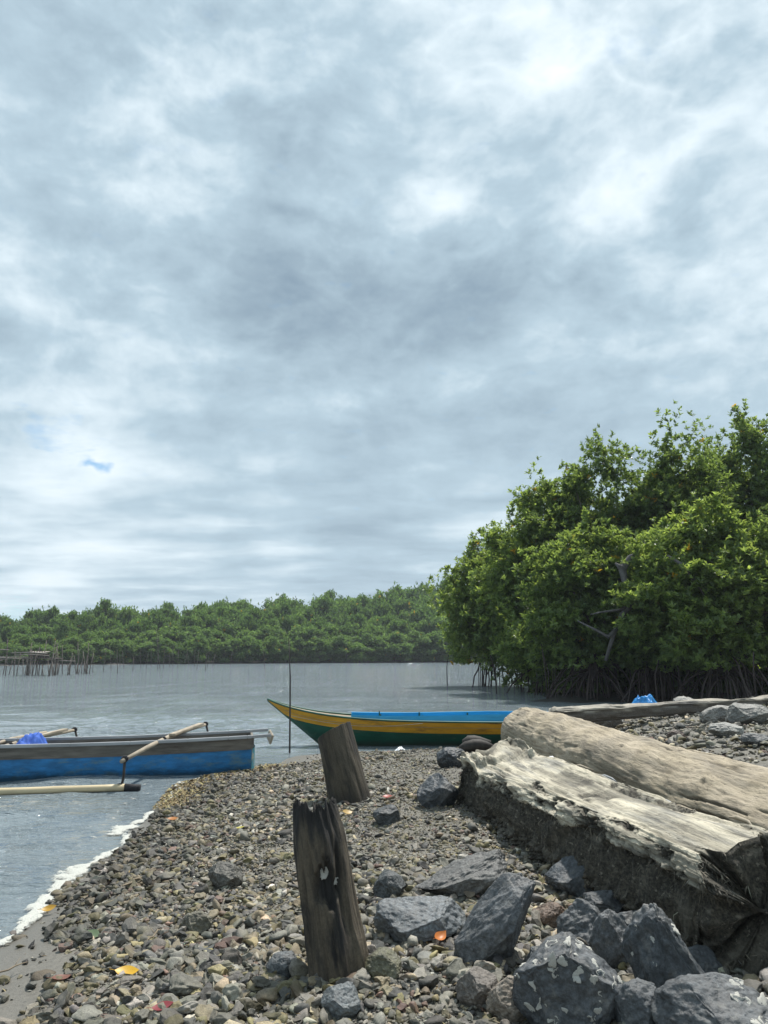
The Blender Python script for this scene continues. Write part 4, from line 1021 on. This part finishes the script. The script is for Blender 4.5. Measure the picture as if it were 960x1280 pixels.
mangrove(690, 30, 2.9, 2.2, 0.95, 8.9, 14000, 0.60, 'mangrove with stepped crown just right of the leftmost bright one', 1011, 34, 0.7, 1.15, roots=30, ll=.16)
mangrove(765, 29, 2.5, 1.6, 4.0, 10.1, 5600, 0.42, 'tall thin crowned mangrove with sky showing through its branches', 1021, 16, 0.6, 1.0, fill=0.9, roots=10)
gm = mangrove(738, 25.5, 2.6, 1.8, 0.95, 5.9, 10500, 0.52, 'rounded mangrove whose crown holds the bare grey dead branch', 1031, 28, 0.65, 1.05, roots=34)
mangrove(850, 28.5, 2.5, 1.7, 2.4, 9.9, 11500, 0.42, 'tall dark green mangrove right of the thin crowned tree', 1041, 26, 0.75, 1.2, fill=.75, roots=10)
mangrove(950, 30, 2.7, 2.0, 2.2, 11.4, 12000, 0.44, 'tallest pale leaved mangrove at the right edge of the photo', 1051, 26, 0.65, 1.15, fill=0.75, roots=10)
mangrove(895, 23, 2.9, 1.7, 0.95, 5.9, 12500, 0.70, 'broad bright glossy leaved mangrove in front at the right', 1061, 30, 0.6, 1.05, roots=34, ll=0.16)
mangrove(815, 24.5, 1.8, 1.4, 0.9, 5.3, 6500, 0.54, 'low dark mangrove left of the broad bright front tree', 1071, 18, 0.55, 0.9, roots=28)
mangrove(1050, 25, 2.6, 2.0, 0.9, 8.0, 8000, 0.5, 'mangrove continuing the grove past the right edge of the photo', 1081, 22, 0.7, 1.2, roots=14)
mangrove(900, 32, 2.6, 2.0, 3.0, 10.2, 9000, 0.46, 'tall mangrove standing behind and between the two tallest crowns', 1161, 24, 0.75, 1.2, roots=6)
for px_, yd_, w_, lb_, sd_ in ((720, 29.5, 2.6, 'dim mangrove with crown reaching the mud behind the stepped crown', 1171), (840, 29.8, 2.8, 'dim mangrove with crown reaching the mud behind the low dark tree', 1181), (950, 28.5, 2.6, 'dim mangrove with crown reaching the mud behind the broad bright tree', 1191), (690, 34, 2.8, 'dim mangrove deep inside the grove behind the stepped crown', 1091), (790, 33, 3.0, 'dim mangrove deep inside the grove behind the dead branch', 1101), (890, 33, 3.0, 'dim mangrove deep inside the grove behind the bright front tree', 1111), (985, 33, 3.0, 'dim mangrove deep inside the grove at its right end', 1121), (735, 38, 3.2, 'rearmost mangrove of the grove behind the thin crowned tree', 1131), (850, 38, 3.6, 'rearmost mangrove of the grove behind the tall dark green tree', 1141), (960, 38, 3.6, 'rearmost mangrove of the grove behind the tallest tree', 1151)):
    mangrove(px_, yd_, w_, 2.2, -0.1, 6.2 if yd_ < 32 else 6.8, 8000, 0.35, lb_, sd_, 30, 0.8, 1.3, roots=10, ll=.22, fill=.7)
# the dead branch of the rounded mangrove
def dpt_(px, py, Y): return at(px, py, Y) - gm.location
db = MB()
db.tube([dpt_(757, 826, 23.75), dpt_(768, 790, 23.65), dpt_(778, 768, 23.60), dpt_(790, 755, 23.55), dpt_(783, 735, 23.55), dpt_(778, 712, 23.50), dpt_(788, 697, 23.45), dpt_(804, 688, 23.45)], [0.05, 0.07, 0.09, 0.11, 0.09, 0.13, 0.10, 0.05], 10)
db.tube([dpt_(780, 712, 23.50), dpt_(774, 708, 23.45), dpt_(769, 704, 23.45)], [0.12, 0.08, 0.03], 8)
db.tube([dpt_(772, 785, 23.65), dpt_(760, 796, 23.55), dpt_(742, 786, 23.45), dpt_(722, 776, 23.45)], [0.07, 0.06, 0.04, 0.02], 7)
db.tube([dpt_(790, 755, 23.55), dpt_(775, 762, 23.45), dpt_(752, 765, 23.45), dpt_(738, 768, 23.45)], [0.05, 0.04, 0.03, 0.015], 7)
d_ = db.build('dead_branch', M['dead_bark'], gm, smooth=True); d_['label'] = 'bare twisted grey dead branch'
db = MB(); db.tube([dpt_(834, 694, 22.05), dpt_(850, 704, 21.95), dpt_(862, 718, 21.95), dpt_(875, 735, 22.05), dpt_(884, 752, 22.15)], [0.03, 0.05, 0.05, 0.04, 0.02], 8)
d_ = db.build('dead_branch', M['dead_bark'], gm, smooth=True); d_['label'] = 'short bare grey dead branch'
# mud under the grove
mx = np.linspace(2.5, 40, 90); my = np.linspace(22.5, 52, 60); X, Y = np.meshgrid(mx, my)
edge = np.minimum((X - (4.6 + 0.38 * np.maximum(Y - 24, 0))) * .5, (Y - 24.2) * .5) - sstep(5.5, 3, X) * 0.3 * 0
Zm = np.clip(edge * 0.25, -0.3, 0.10) + 0.05 * fbm(np.stack([X, Y, 0 * X], -1), 3, 71) - 0.02
mud = link('mud_bank', mesh_np('mud_bank', np.stack([X, Y, Zm], -1).reshape(-1, 3), grid_faces(90, 60), M['mud'])); tag(mud, kind='structure')

# ------------------------------------------------------------------ far shore forest
SA, SB = on_level(0, 831.5), on_level(560, 828)
sd = (SB - SA).normalized(); sn = Vector((-sd.y, sd.x, 0))
fx = np.linspace(-130, 260, 100); fy = np.concatenate([np.linspace(-4, 30, 18), np.linspace(40, 400, 12)])
TT, NN = np.meshgrid(fx, fy)
Zb = np.clip(NN * 0.10, -0.4, 0.5) + np.clip((NN - 6) * 0.06, 0, 3) * np.clip((TT + 20) / 120, 0, 1)
Vb2 = np.stack([SA.x + sd.x * TT + sn.x * NN, SA.y + sd.y * TT + sn.y * NN, Zb + 0.25 * fbm(np.stack([TT * .2, NN * .2, 0 * TT], -1), 2, 9)], -1).reshape(-1, 3)
fb = link('far_bank', mesh_np('far_bank', Vb2, grid_faces(len(fx), len(fy)), M['mud'])); tag(fb, kind='structure')
def far_proto(seed, low, nb_, lite):
    bl = envelope(0.55, 0.55, -0.02 if low else 0.05, 1.0, nb_ * 2, seed, 0.085, 0.165, 0.6)
    P, d, k = sample_shell(bl, 3400 if low else 4000, seed + 1, 0.5)
    A = d * 0.8 + np.array([0, 0, 0.5]) + np.random.default_rng(seed).normal(0, 0.35, P.shape); A /= np.linalg.norm(A, axis=1)[:, None]
    V, F, c = leaves(P, A, 4, 0.056, 0.034, seed + 2, leaf_colors(len(P), seed + 3, lite, k, np.array([0.050, 0.094, 0.036]), np.array([0.088, 0.155, 0.052]), np.array([0.135, 0.205, 0.07])), off=0.008)
    cm = mesh_np('crown', V, F, M['far_leaf'], smooth=False, col=c)
    t = MB(); t.tube([(0, 0, -0.03), (0.01, 0, 0.25), (0.0, 0.02, 0.6), (0, 0, .8)], [0.018, 0.015, 0.010, .004], 6)
    r = random.Random(seed)
    for (x, y, z, q) in bl[::2]: t.tube([(0, 0.01, max(.1, z * .6)), (x * .6, y * .6, z * .85), (x, y, z)], [.008, .006, .003], 4, cap=False)
    return cm, t
LOW = [far_proto(2000 + k * 10, True, 18, 0.64) for k in range(5)]; TALL = [far_proto(2500 + k * 10, False, 22, 0.44 + .06 * (k % 3)) for k in range(6)]
tm_cache = {}
def far_tree(x, y, z, h, wr, kind, seed):
    cm, t = (LOW if kind == 'low' else TALL)[seed % (5 if kind == 'low' else 6)]
    root = empty('mangrove_tree', (x, y, z), random.uniform(0, 6.28)); root.scale = (h * wr, h * wr, h)
    link('crown', cm, root)
    if id(t) not in tm_cache: o = t.build('trunk', M['bark'], root, smooth=True); tm_cache[id(t)] = o.data
    else: link('trunk', tm_cache[id(t)], root)
    if kind == 'low': tag(root, 'low pale green bushy mangrove along the far waterline', 'tree', 'low trees along the far waterline')
    else: tag(root, 'taller darker tree rising behind the low mangroves on the far shore', 'tree', 'taller trees of the far forest')
TOPY = [(-200, 772), (0, 764), (80, 757), (150, 752), (240, 744), (330, 742), (400, 741), (480, 737), (560, 722), (700, 708), (1200, 700)]
rows = [(1.5, 'low', 3.0, 0.40, 0.95), (6.0, 'low', 3.4, 0.56, 0.80), (12, 'tall', 3.8, 0.76, 0.62), (19, 'tall', 4.2, 0.90, 0.58), (27, 'tall', 4.6, 1.0, 0.56), (37, 'tall', 6.0, 0.98, 0.6)]
kk = 0
for (nd, kind, sp, frac, wr) in rows:
    t = -28.0
    while t < 118:
        tt = t + random.uniform(-sp * .3, sp * .3); n_ = nd + random.uniform(-2, 2) * (1 if nd > 3 else .4)
        x, y = SA.x + sd.x * tt + sn.x * n_, SA.y + sd.y * tt + sn.y * n_
        px_ = 480 + FOC * x / y * 1.0
        if px_ < 620 or nd < 25:
            ty = np.interp(px_, [q[0] for q in TOPY], [q[1] for q in TOPY]); Htop = EYE + (818 - ty) / FOC * y
            zb = float(np.clip(n_ * 0.10, -0.4, 0.5) + np.clip((n_ - 6) * .06, 0, 3) * np.clip((tt + 20) / 120, 0, 1))
            h = max(3.0, (Htop - zb) * frac * random.uniform(0.86, 1.07))
            far_tree(x, y, zb - 0.1, h, wr * random.uniform(.85, 1.2) * (1.25 if h < 7 else 1), kind, kk); kk += 1
        t += sp
# ------------------------------------------------------------------ fish pen on stilts and stakes
pen = empty('fish_pen', on_level(40, 845, 0)); tag(pen, 'stilted fish pen of grey bamboo posts with a small hut standing in the water', 'fish pen')
pl = pen.location; rr = random.Random(77)
px_w = FOC / (pl.y * 1.0)
def penp(px, dy=0.0, z=0.0): return Vector(((px - 480) / FOC * pl.y, dy, z)) - Vector((pl.x, 0, 0))
for k in range(58):
    px = rr.choice([rr.uniform(-30, 22), rr.uniform(24, 70), rr.uniform(28, 68), rr.uniform(72, 86)]); 
    b_ = penp(px, rr.uniform(-1.5, 6), -0.8); h = rr.uniform(0.8, 1.8) if rr.random() < .85 else rr.uniform(1.8, 2.6)
    lx = rr.gauss(0, .22); t_ = MB(); t_.tube([b_, b_ + Vector((lx * .5 + rr.uniform(-.04, .04), 0, h * .5 + .4)), b_ + Vector((lx, rr.uniform(-.2, .2), h + .8))], [.036, .032, .022], 6)
    t_.build('post', M['stake'], pen, smooth=True)
for (a, b, z) in ((-40, 24, 1.85), (-40, 22, 1.2), (26, 88, 1.05), (30, 72, 1.45), (-40, 26, .75), (26, 70, 1.6)):
    dy_ = rr.uniform(-1, 3); t_ = MB(); t_.tube([penp(a, dy_, z), penp((a + b) / 2, dy_, z + .05), penp(b, dy_, z - .04)], .035, 6); t_.build('rail', M['stake_pale'], pen, smooth=True)
t_ = MB(); t_.box(penp(50, 1.5, 1.22), (2.3, 1.6, .06)); t_.build('platform', M['stake'], pen)
t_ = MB(); t_.box(penp(43, 1.5, 1.66), (1.35, 1.1, .04), Matrix.Rotation(R(5), 3, 'X')); t_.build('hut_roof', M['stake_pale'], pen)
t_ = MB()
for q in range(7): t_.box(penp(34 + 3.2 * q, 1.3, 1.48), (.05, .05, .5))
t_.box(penp(47, 2.0, 1.42), (.8, .05, .34)); t_.build('hut_frame', M['stake'], pen)
t_ = MB(); t_.tube([penp(-40, 3, 1.3), penp(24, 3, 1.3)], .03, 5); t_.build('rail', M['stake_pale'], pen)
mst = MB(); mst.tube([(0, 0, -.8), (.02, 0, 1.0), (0.05, 0, 2.0)], [.045, .04, .025], 6); stake0 = mst.build('stake', M['stake'], smooth=True)
SPX = [(97, 838, 1.2), (110, 835, .9), (116, 841, 1.3), (129, 840, 1.2), (139, 838, 1.5), (147, 842, 1.2), (150, 834, .9), (166, 839, .8), (176, 834, 1.4), (183, 836, 1), (189, 833, 1.5), (197, 837, 2.2), (200, 838, 2.4), (204, 836, 1.6), (212, 834, 1.1), (222, 835, 1.3), (231, 833, 1), (243, 834, 1.4), (246, 838, 1.1), (257, 838, 1.0), (259, 835, 1.5), (266, 834, 1), (288, 833, 1.2), (331, 836, 1.3), (102, 838, .8), (155, 836, 1.2), (216, 833, 1.7), (236, 832, 1.6)]
for k, (px, py, h) in enumerate(SPX):
    o = stake0 if k == 0 else stake0.copy()
    if k: COL.objects.link(o)
    o.location = on_level(px, py, 0); o.rotation_euler = (random.gauss(0, .06), random.gauss(0, .10), random.uniform(0, 6)); o.scale = (.62, .62, h * .8)
    tag(o, 'thin bamboo stake standing in the water off the far forest', 'stake', 'bamboo stakes in the water')

# ------------------------------------------------------------------ foam, litter and small things
xg = np.arange(-2.85, -1.3, 0.011); yg = np.arange(2.4, 10.6, 0.011); X, Y = np.meshgrid(xg, yg)
s = shore_dist(X, Y) + 0.10 * fbm(np.stack([X * 1.3, Y * 1.3, X * 0], -1), 3, 3)
p = np.stack([X, Y, 0 * X], -1); nA = fbm(p * 2.2, 3, 81); nB = fbm(p * 9, 4, 83); nC = fbm(p * 30, 3, 87)
hw = 0.045 + 0.055 * np.clip(nA + 0.35, 0, 1.2) * (1 + .6 * np.exp(-((Y - 8.6) / .9) ** 2) + .4 * np.exp(-((Y - 5.3) / .6) ** 2))
mask = 1 - np.abs(s + 0.035 + 0.03 * nA) / hw + 0.75 * nB + 0.5 * nC + 0.14
wisp = 0.9 - np.abs(s + 0.33 + 0.08 * nA) / 0.03 + 0.9 * nB - 1.0
mask = np.maximum(mask, wisp)
Zf = np.maximum(tz(X, Y), 0.003) + 0.004 + 0.012 * np.clip(mask, 0, 1) + 0.003 * nC
kf = mask > -0.1
nx, ny = len(xg), len(yg); F = grid_faces(nx, ny)
ok = kf.ravel()[F].sum(1) >= 3; F = F[ok]; used = np.unique(F); remap = np.zeros(nx * ny, np.int64); remap[used] = np.arange(len(used))
fo = link('sea_foam', mesh_np('sea_foam', np.stack([X, Y, Zf], -1).reshape(-1, 3)[used], remap[F], M['foam'], col=np.repeat(np.clip(mask, 0, 1).reshape(-1, 1), 3, 1)[used])); tag(fo, 'white sea foam along the edge of the water', 'foam', kind='stuff')

def flakes(n, fn, size, cols, seed, long=2.0):
    r = np.random.default_rng(seed); xy = fn(r, n); n = len(xy)
    z = tz(xy[:, 0], xy[:, 1]) + 0.008 + r.random(n) * 0.03
    a = r.uniform(0, 6.28, n); d = np.stack([np.cos(a), np.sin(a), r.normal(0, .3, n)], -1); sdv = np.stack([-np.sin(a), np.cos(a), r.normal(0, .4, n)], -1)
    L = (size * np.exp(r.normal(0, .4, n)))[:, None]; W = L / long
    c0 = np.concatenate([xy, z[:, None]], 1)
    V = np.stack([c0 - d * L / 2, c0 + sdv * W / 2 + [0, 0, .003], c0 + d * L / 2, c0 - sdv * W / 2 + [0, 0, .003]], 1).reshape(-1, 3)
    b = (np.arange(n) * 4)[:, None]; F = np.concatenate([b + [[0, 1, 2]], b + [[0, 2, 3]]], 1).reshape(-1, 3)
    c = np.array(cols)[r.integers(0, len(cols), n)] * np.exp(r.normal(0, .25, (n, 1)))
    return V, F, np.repeat(c, 4, 0)
def litter_xy(r, n):
    t = r.random(n); y = 7.6 + t * 2.9; x = np.interp(y, SH[1:13, 1], SH[1:13, 0]) + np.abs(r.normal(.08, .16 + .12 * t, n)) - .04
    return np.stack([x, y], -1)
def litter2(r, n):
    x = r.uniform(-2.2, 2.2, n); y = r.uniform(2.6, 11.5, n); k = shore_dist(x, y) > .15
    return np.stack([x, y], -1)[k]
GC = [(.24, .175, .08), (.19, .14, .07), (.28, .235, .12), (.16, .11, .05), (.27, .23, .10)]
V1, F1, c1 = flakes(2800, litter_xy, .034, GC, 7, 2.6); V2, F2, c2 = flakes(1300, litter2, .030, GC + [(.4, .38, .33), (.12, .09, .06)], 8, 4.5)
lo = link('leaf_litter', mesh_np('leaf_litter', np.concatenate([V1, V2]), np.concatenate([F1, F2 + len(V1)]), M['litter'], smooth=False, col=np.concatenate([c1, c2]))); tag(lo, 'dry golden brown plant litter washed up on the shore', 'litter', kind='stuff')

def fallen_leaf(px, py, size, color, label, rot=0.0, curl=0.3, h=0.03):
    g = ground_at(px, py); n = 9; rows = []
    for i in range(n):
        t = i / (n - 1); w = math.sin(math.pi * min(1, t * 1.02 + 0.0)) ** .8 * .28 + .004
        rows.append([Vector(((t - .5) * size, v * w * size, curl * size * ((t - .5) ** 2 * 1.2 + (v * w) ** 2 * 2.2))) for v in (-1, -.5, 0, .5, 1)])
    mb = MB(); mb.sheet(rows); mb.tube([(-.5 * size, 0, curl * size * .3), (-.72 * size, 0.02 * size, curl * size * .42)], size * .014, 5)
    o = mb.build('fallen_leaf', dropleaf('fallen_leaf_' + label.split()[0], color), smooth=True, loc=(g.x, g.y, g.z + h)); o.rotation_euler = (random.uniform(-.3, .3) + .25, random.uniform(-.2, .2), rot)
    tag(o, label, 'leaf')
fallen_leaf(158, 1224, .105, (.72, .42, .02), 'yellow fallen leaf on the pebbles at the lower left', .15)
fallen_leaf(550, 1187, .085, (.62, .20, .04), 'orange fallen leaf curled beside the large slanting rock', .9, .7, .05)
fallen_leaf(203, 1269, .085, (.30, .05, .06), 'red fallen leaf near the bottom edge left of the posts', .1)
fallen_leaf(116, 1176, .095, (.16, .22, .12), 'grey green fallen leaf on the pebbles near the wet sand', -.5)
fallen_leaf(61, 1143, .085, (.52, .30, .04), 'golden leaf stranded at the foam edge', .3, .5)
fallen_leaf(216, 1028, .10, (.50, .20, .05), 'orange leaf stranded just inside the foam near outrigger float', .1)
fallen_leaf(299, 1040, .09, (.55, .48, .10), 'pale yellow leaf on the shingle left of the tilted post', .2)
fallen_leaf(434, 1020, .10, (.50, .33, .10), 'tan leaf lying between the two wooden posts', .6)
fallen_leaf(75, 1232, .09, (.22, .09, .06), 'reddish brown leaf on the edge of the wet sand', .8)
fallen_leaf(484, 1000, .09, (.40, .06, .04), 'small red leaf right of the tilted sawn post', .3)
def scrap(px, py, Y, size, label, seed):
    o = crumple('plastic_scrap', size, size * .7, size * .5, seed, M['plastic_white'], 20); o.location = at(px, py, Y); tag(o, label, 'plastic scrap')
scrap(690, 951, 7.6, .07, 'white plastic scrap caught between the two large logs', 31)
scrap(500, 938, 11.95, .09, 'white plastic scrap at the waterline under the yellow boat', 32)
g = ground_at(652, 1030)
def stick(px, py, ln, rot, label, rad=.006):
    g = ground_at(px, py); mb = MB(); r = random.Random(px)
    pts = [Vector(((t - .5) * ln, r.uniform(-.012, .012), r.uniform(0, .012))) for t in np.linspace(0, 1, 6)]
    mb.tube(pts, [rad * .8, rad, rad, rad * .9, rad * .7, rad * .3], 6); mb.tube([pts[3], pts[3] + Vector((.05, .05, .012))], [rad * .6, rad * .2], 5)
    o = mb.build('twig', M['twig'], smooth=True, loc=(g.x, g.y, g.z + .035)); o.rotation_euler = (0, 0, rot); tag(o, label, 'twig')
stick(165, 1110, .24, 1.3, 'pale dry twig standing out on the shingle near the foam')
stick(12, 1222, .16, .9, 'thin twig on the wet sand at the left edge', .004)
stick(192, 1180, .18, 1.4, 'short bleached twig below the pale dry twig', .005)
stick(258, 950, .5, .12, 'dark stick on the sand behind the outrigger stern', .008)

hz = MB(); hz.box((0, 200, 17.0), (1500, 1400, 39.0))
hm = bpy.data.materials.new('haze'); hm.use_nodes = True; ht = hm.node_tree; ht.nodes.remove(ht.nodes['Principled BSDF'])
pv = ht.nodes.new('ShaderNodeVolumePrincipled'); pv.inputs['Color'].default_value = (0.86, 0.92, 1.0, 1); pv.inputs['Density'].default_value = 0.00045
ht.links.new(pv.outputs[0], ht.nodes['Material Output'].inputs['Volume'])
ho = hz.build('haze', hm); tag(ho, kind='stuff', label='thin pale haze over the water and the far shore')
# ------------------------------------------------------------------ light and sky
SUN_EL, SUN_AZ = R(64), R(28)
sun = bpy.data.lights.new('sun', 'SUN'); sun.energy = 4.2; sun.angle = R(2.0); sun.color = (1.0, 0.955, 0.89)
so = bpy.data.objects.new('sun', sun); COL.objects.link(so)
sdir = Vector((math.sin(SUN_AZ) * math.cos(SUN_EL), math.cos(SUN_AZ) * math.cos(SUN_EL), math.sin(SUN_EL)))
so.rotation_euler = sdir.to_track_quat('Z', 'Y').to_euler()
wd = bpy.data.worlds.new('World'); scene.world = wd; wd.use_nodes = True
nb = NB(wd.node_tree); bg = wd.node_tree.nodes['Background']
sky = nb.new('ShaderNodeTexSky', sky_type='NISHITA'); sky.sun_disc = False; sky.sun_elevation = SUN_EL; sky.sun_rotation = SUN_AZ
sky.air_density = 1.0; sky.dust_density = 0.3; sky.ozone_density = 0.6
dirv = nb.coord('Generated')
sp = nb.new('ShaderNodeSeparateXYZ'); nb.put(sp.inputs[0], dirv)
zc = nb.math('MAXIMUM', sp.outputs[2], 0.0)
inv_ = nb.math('DIVIDE', 1.0, nb.math('ADD', zc, 0.10))
cx = nb.new('ShaderNodeCombineXYZ'); nb.put(cx.inputs[0], nb.math('MULTIPLY', sp.outputs[0], inv_)); nb.put(cx.inputs[1], nb.math('MULTIPLY', sp.outputs[1], inv_))
P_ = cx.outputs[0]
warp = nb.vmath('SCALE', nb.vmath('SUBTRACT', nb.noise(P_, 1.8, 2, 0.5, out='Color'), (0.5, 0.5, 0.5)), scale=0.28)
PW_ = nb.vmath('ADD', P_, warp)
pv_ = nb.vmath('ADD', nb.mapping(dirv, (1.0, 1.0, 1.7)), nb.vmath('SCALE', nb.vmath('SUBTRACT', nb.noise(dirv, 4.5, 3, 0.5, out='Color'), (0.5, 0.5, 0.5)), scale=0.10))
puff = nb.noise(nb.mapping(pv_, loc=(2.3, 0.7, 5.1)), 5.5, 5, 0.52)
puff2 = nb.noise(nb.mapping(pv_, loc=(7.3, 1.7, 0.4)), 15.0, 6, 0.58)
puff3 = nb.noise(nb.mapping(pv_, loc=(0.3, 4.7, 2.4)), 34.0, 4, 0.55)
big_n = nb.noise(PW_, 1.5, 4, 0.5); med = nb.noise(nb.mapping(PW_, loc=(4, 1, 0)), 3.0, 4, 0.5); fin = nb.noise(nb.mapping(PW_, loc=(1, 8, 0)), 11, 6, 0.6)
wdir = nb.vmath('NORMALIZE', nb.vmath('ADD', dirv, nb.vmath('SCALE', nb.vmath('SUBTRACT', nb.noise(dirv, 5.0, 5, 0.6, out='Color'), (0.5, 0.5, 0.5)), scale=0.16)))
def blob(px, py, rpx, amp):
    c = Vector(ray(px, py)).normalized(); k = 1.0 / (1 - math.cos(rpx / FOC))
    d = nb.vmath('DOT_PRODUCT', wdir, tuple(c))
    e = nb.math('POWER', 2.718, nb.math('MULTIPLY', nb.math('SUBTRACT', d, 1.0), k))
    return nb.math('MULTIPLY', e, amp)
BL = [(540, 10, 45, .16), (640, 110, 90, .11), (735, 255, 55, .20), (570, 235, 60, .14), (880, 90, 190, .14), (700, -80, 200, .04), (960, 250, 120, .10), (300, 60, 110, .05), (60, 130, 120, .05), (240, 190, 70, .07), (215, 410, 45, .14), (430, 170, 30, .10),
      (330, 545, 150, .12), (60, 640, 110, .16), (140, 560, 70, .10), (560, 590, 90, .12), (930, 410, 110, .12), (300, 745, 160, .12), (40, 745, 90, .14), (620, 650, 90, .06), (130, 650, 90, .10), (60, 470, 70, .08),
      (340, 130, 100, -.12), (440, 350, 120, -.10), (110, 390, 90, -.16), (300, 400, 90, -.14), (600, 460, 170, -.15), (420, 450, 130, -.14), (800, 470, 150, -.12), (640, 180, 40, -.06), (765, 65, 35, -.16), (250, 700, 130, -.12), (440, 640, 100, -.14), (90, 700, 90, -.10), (650, 235, 40, -.08), (870, 320, 80, -.08), (40, 60, 60, -.05), (480, 700, 110, -.10), (640, 575, 60, -.06)]
tot = None
for q in BL:
    e = blob(*q); tot = e if tot is None else nb.math('ADD', tot, e)
def cen(x, a): return nb.math('MULTIPLY', nb.math('SUBTRACT', x, 0.5), a)
rn = nb.noise(nb.mapping(pv_, loc=(1.1, 6.2, 3.3)), 5.0, 3, 0.5)
ridge = nb.math('POWER', nb.math('SUBTRACT', 1.0, nb.math('MULTIPLY', nb.math('ABSOLUTE', nb.math('SUBTRACT', rn, 0.5)), 2.0)), 5.0)
rmask = nb.math('ADD', nb.math('ADD', blob(640, 150, 230, .21), blob(840, 100, 200, .13)), nb.math('ADD', blob(200, 480, 260, .09), blob(150, 150, 250, .10)))
tot = nb.math('ADD', tot, nb.math('MULTIPLY', nb.math('SUBTRACT', ridge, 0.5), rmask))
ampP = nb.ramp(zc, [(0.0, 0.9), (0.18, 1.0), (0.35, 0.55), (0.6, 0.5)])        # flat layers low down
ampF = nb.ramp(zc, [(0.0, 0.08), (0.15, 0.25), (0.35, 0.9), (0.6, 1.0)])         # puffs overhead
lay = nb.noise(nb.mapping(PW_, (0.8, 1.3, 1), loc=(5, 2, 0)), 1.7, 4, 0.5)
B_ = nb.math('ADD', nb.math('ADD', nb.math('MULTIPLY', ampP, nb.math('ADD', cen(lay, 0.62), nb.math('ADD', cen(big_n, 0.30), cen(fin, 0.07)))),
     nb.math('MULTIPLY', ampF, nb.math('ADD', cen(puff, 0.60), nb.math('ADD', cen(puff2, 0.46), cen(puff3, 0.12))))), nb.math('ADD', nb.math('MULTIPLY', tot, 0.66), 0.560))
S = 8.9
cloud = nb.ramp(B_, [(0.10, (0.17, 0.245, 0.325)), (0.35, (0.285, 0.378, 0.455)), (0.55, (0.405, 0.523, 0.605)), (0.75, (0.66, 0.76, 0.82)), (0.97, (0.86, 0.90, 0.92))])
cloud = nb.vmath('SCALE', cloud, scale=S)
holeblob = nb.math('ADD', nb.math('ADD', nb.math('ADD', blob(92, 581, 9, .40), nb.math('ADD', blob(106, 583, 9, .46), nb.math('ADD', blob(121, 586, 9, .46), blob(136, 588, 8, .36)))), blob(35, 548, 18, .26), blob(60, 525, 34, .12)), nb.math('ADD', blob(75, 545, 34, .12), nb.math('ADD', blob(765, 65, 26, .05), blob(15, 767, 40, .42))))
hole = nb.ramp(nb.math('ADD', holeblob, cen(fin, 0.9)), [(0.12, 0.0), (0.60, 0.75)])
final = nb.mix(hole, cloud, nb.vmath('MULTIPLY', sky.outputs[0], (0.55, 0.88, 1.0)))
nb.put(bg.inputs[0], final); bg.inputs[1].default_value = 0.1

vs = scene.view_settings; vs.view_transform = 'Standard'; vs.look = 'None'; vs.exposure = 0.50; vs.gamma = 1.0; vs.use_curve_mapping = False
scene.render.engine = 'CYCLES'
cy = scene.cycles; cy.use_denoising = True; cy.denoiser = 'OPENIMAGEDENOISE'; cy.max_bounces = 6; cy.diffuse_bounces = 3; cy.glossy_bounces = 3; cy.transmission_bounces = 4; cy.sample_clamp_indirect = 6
cy.use_adaptive_sampling = True; cy.adaptive_threshold = 0.01
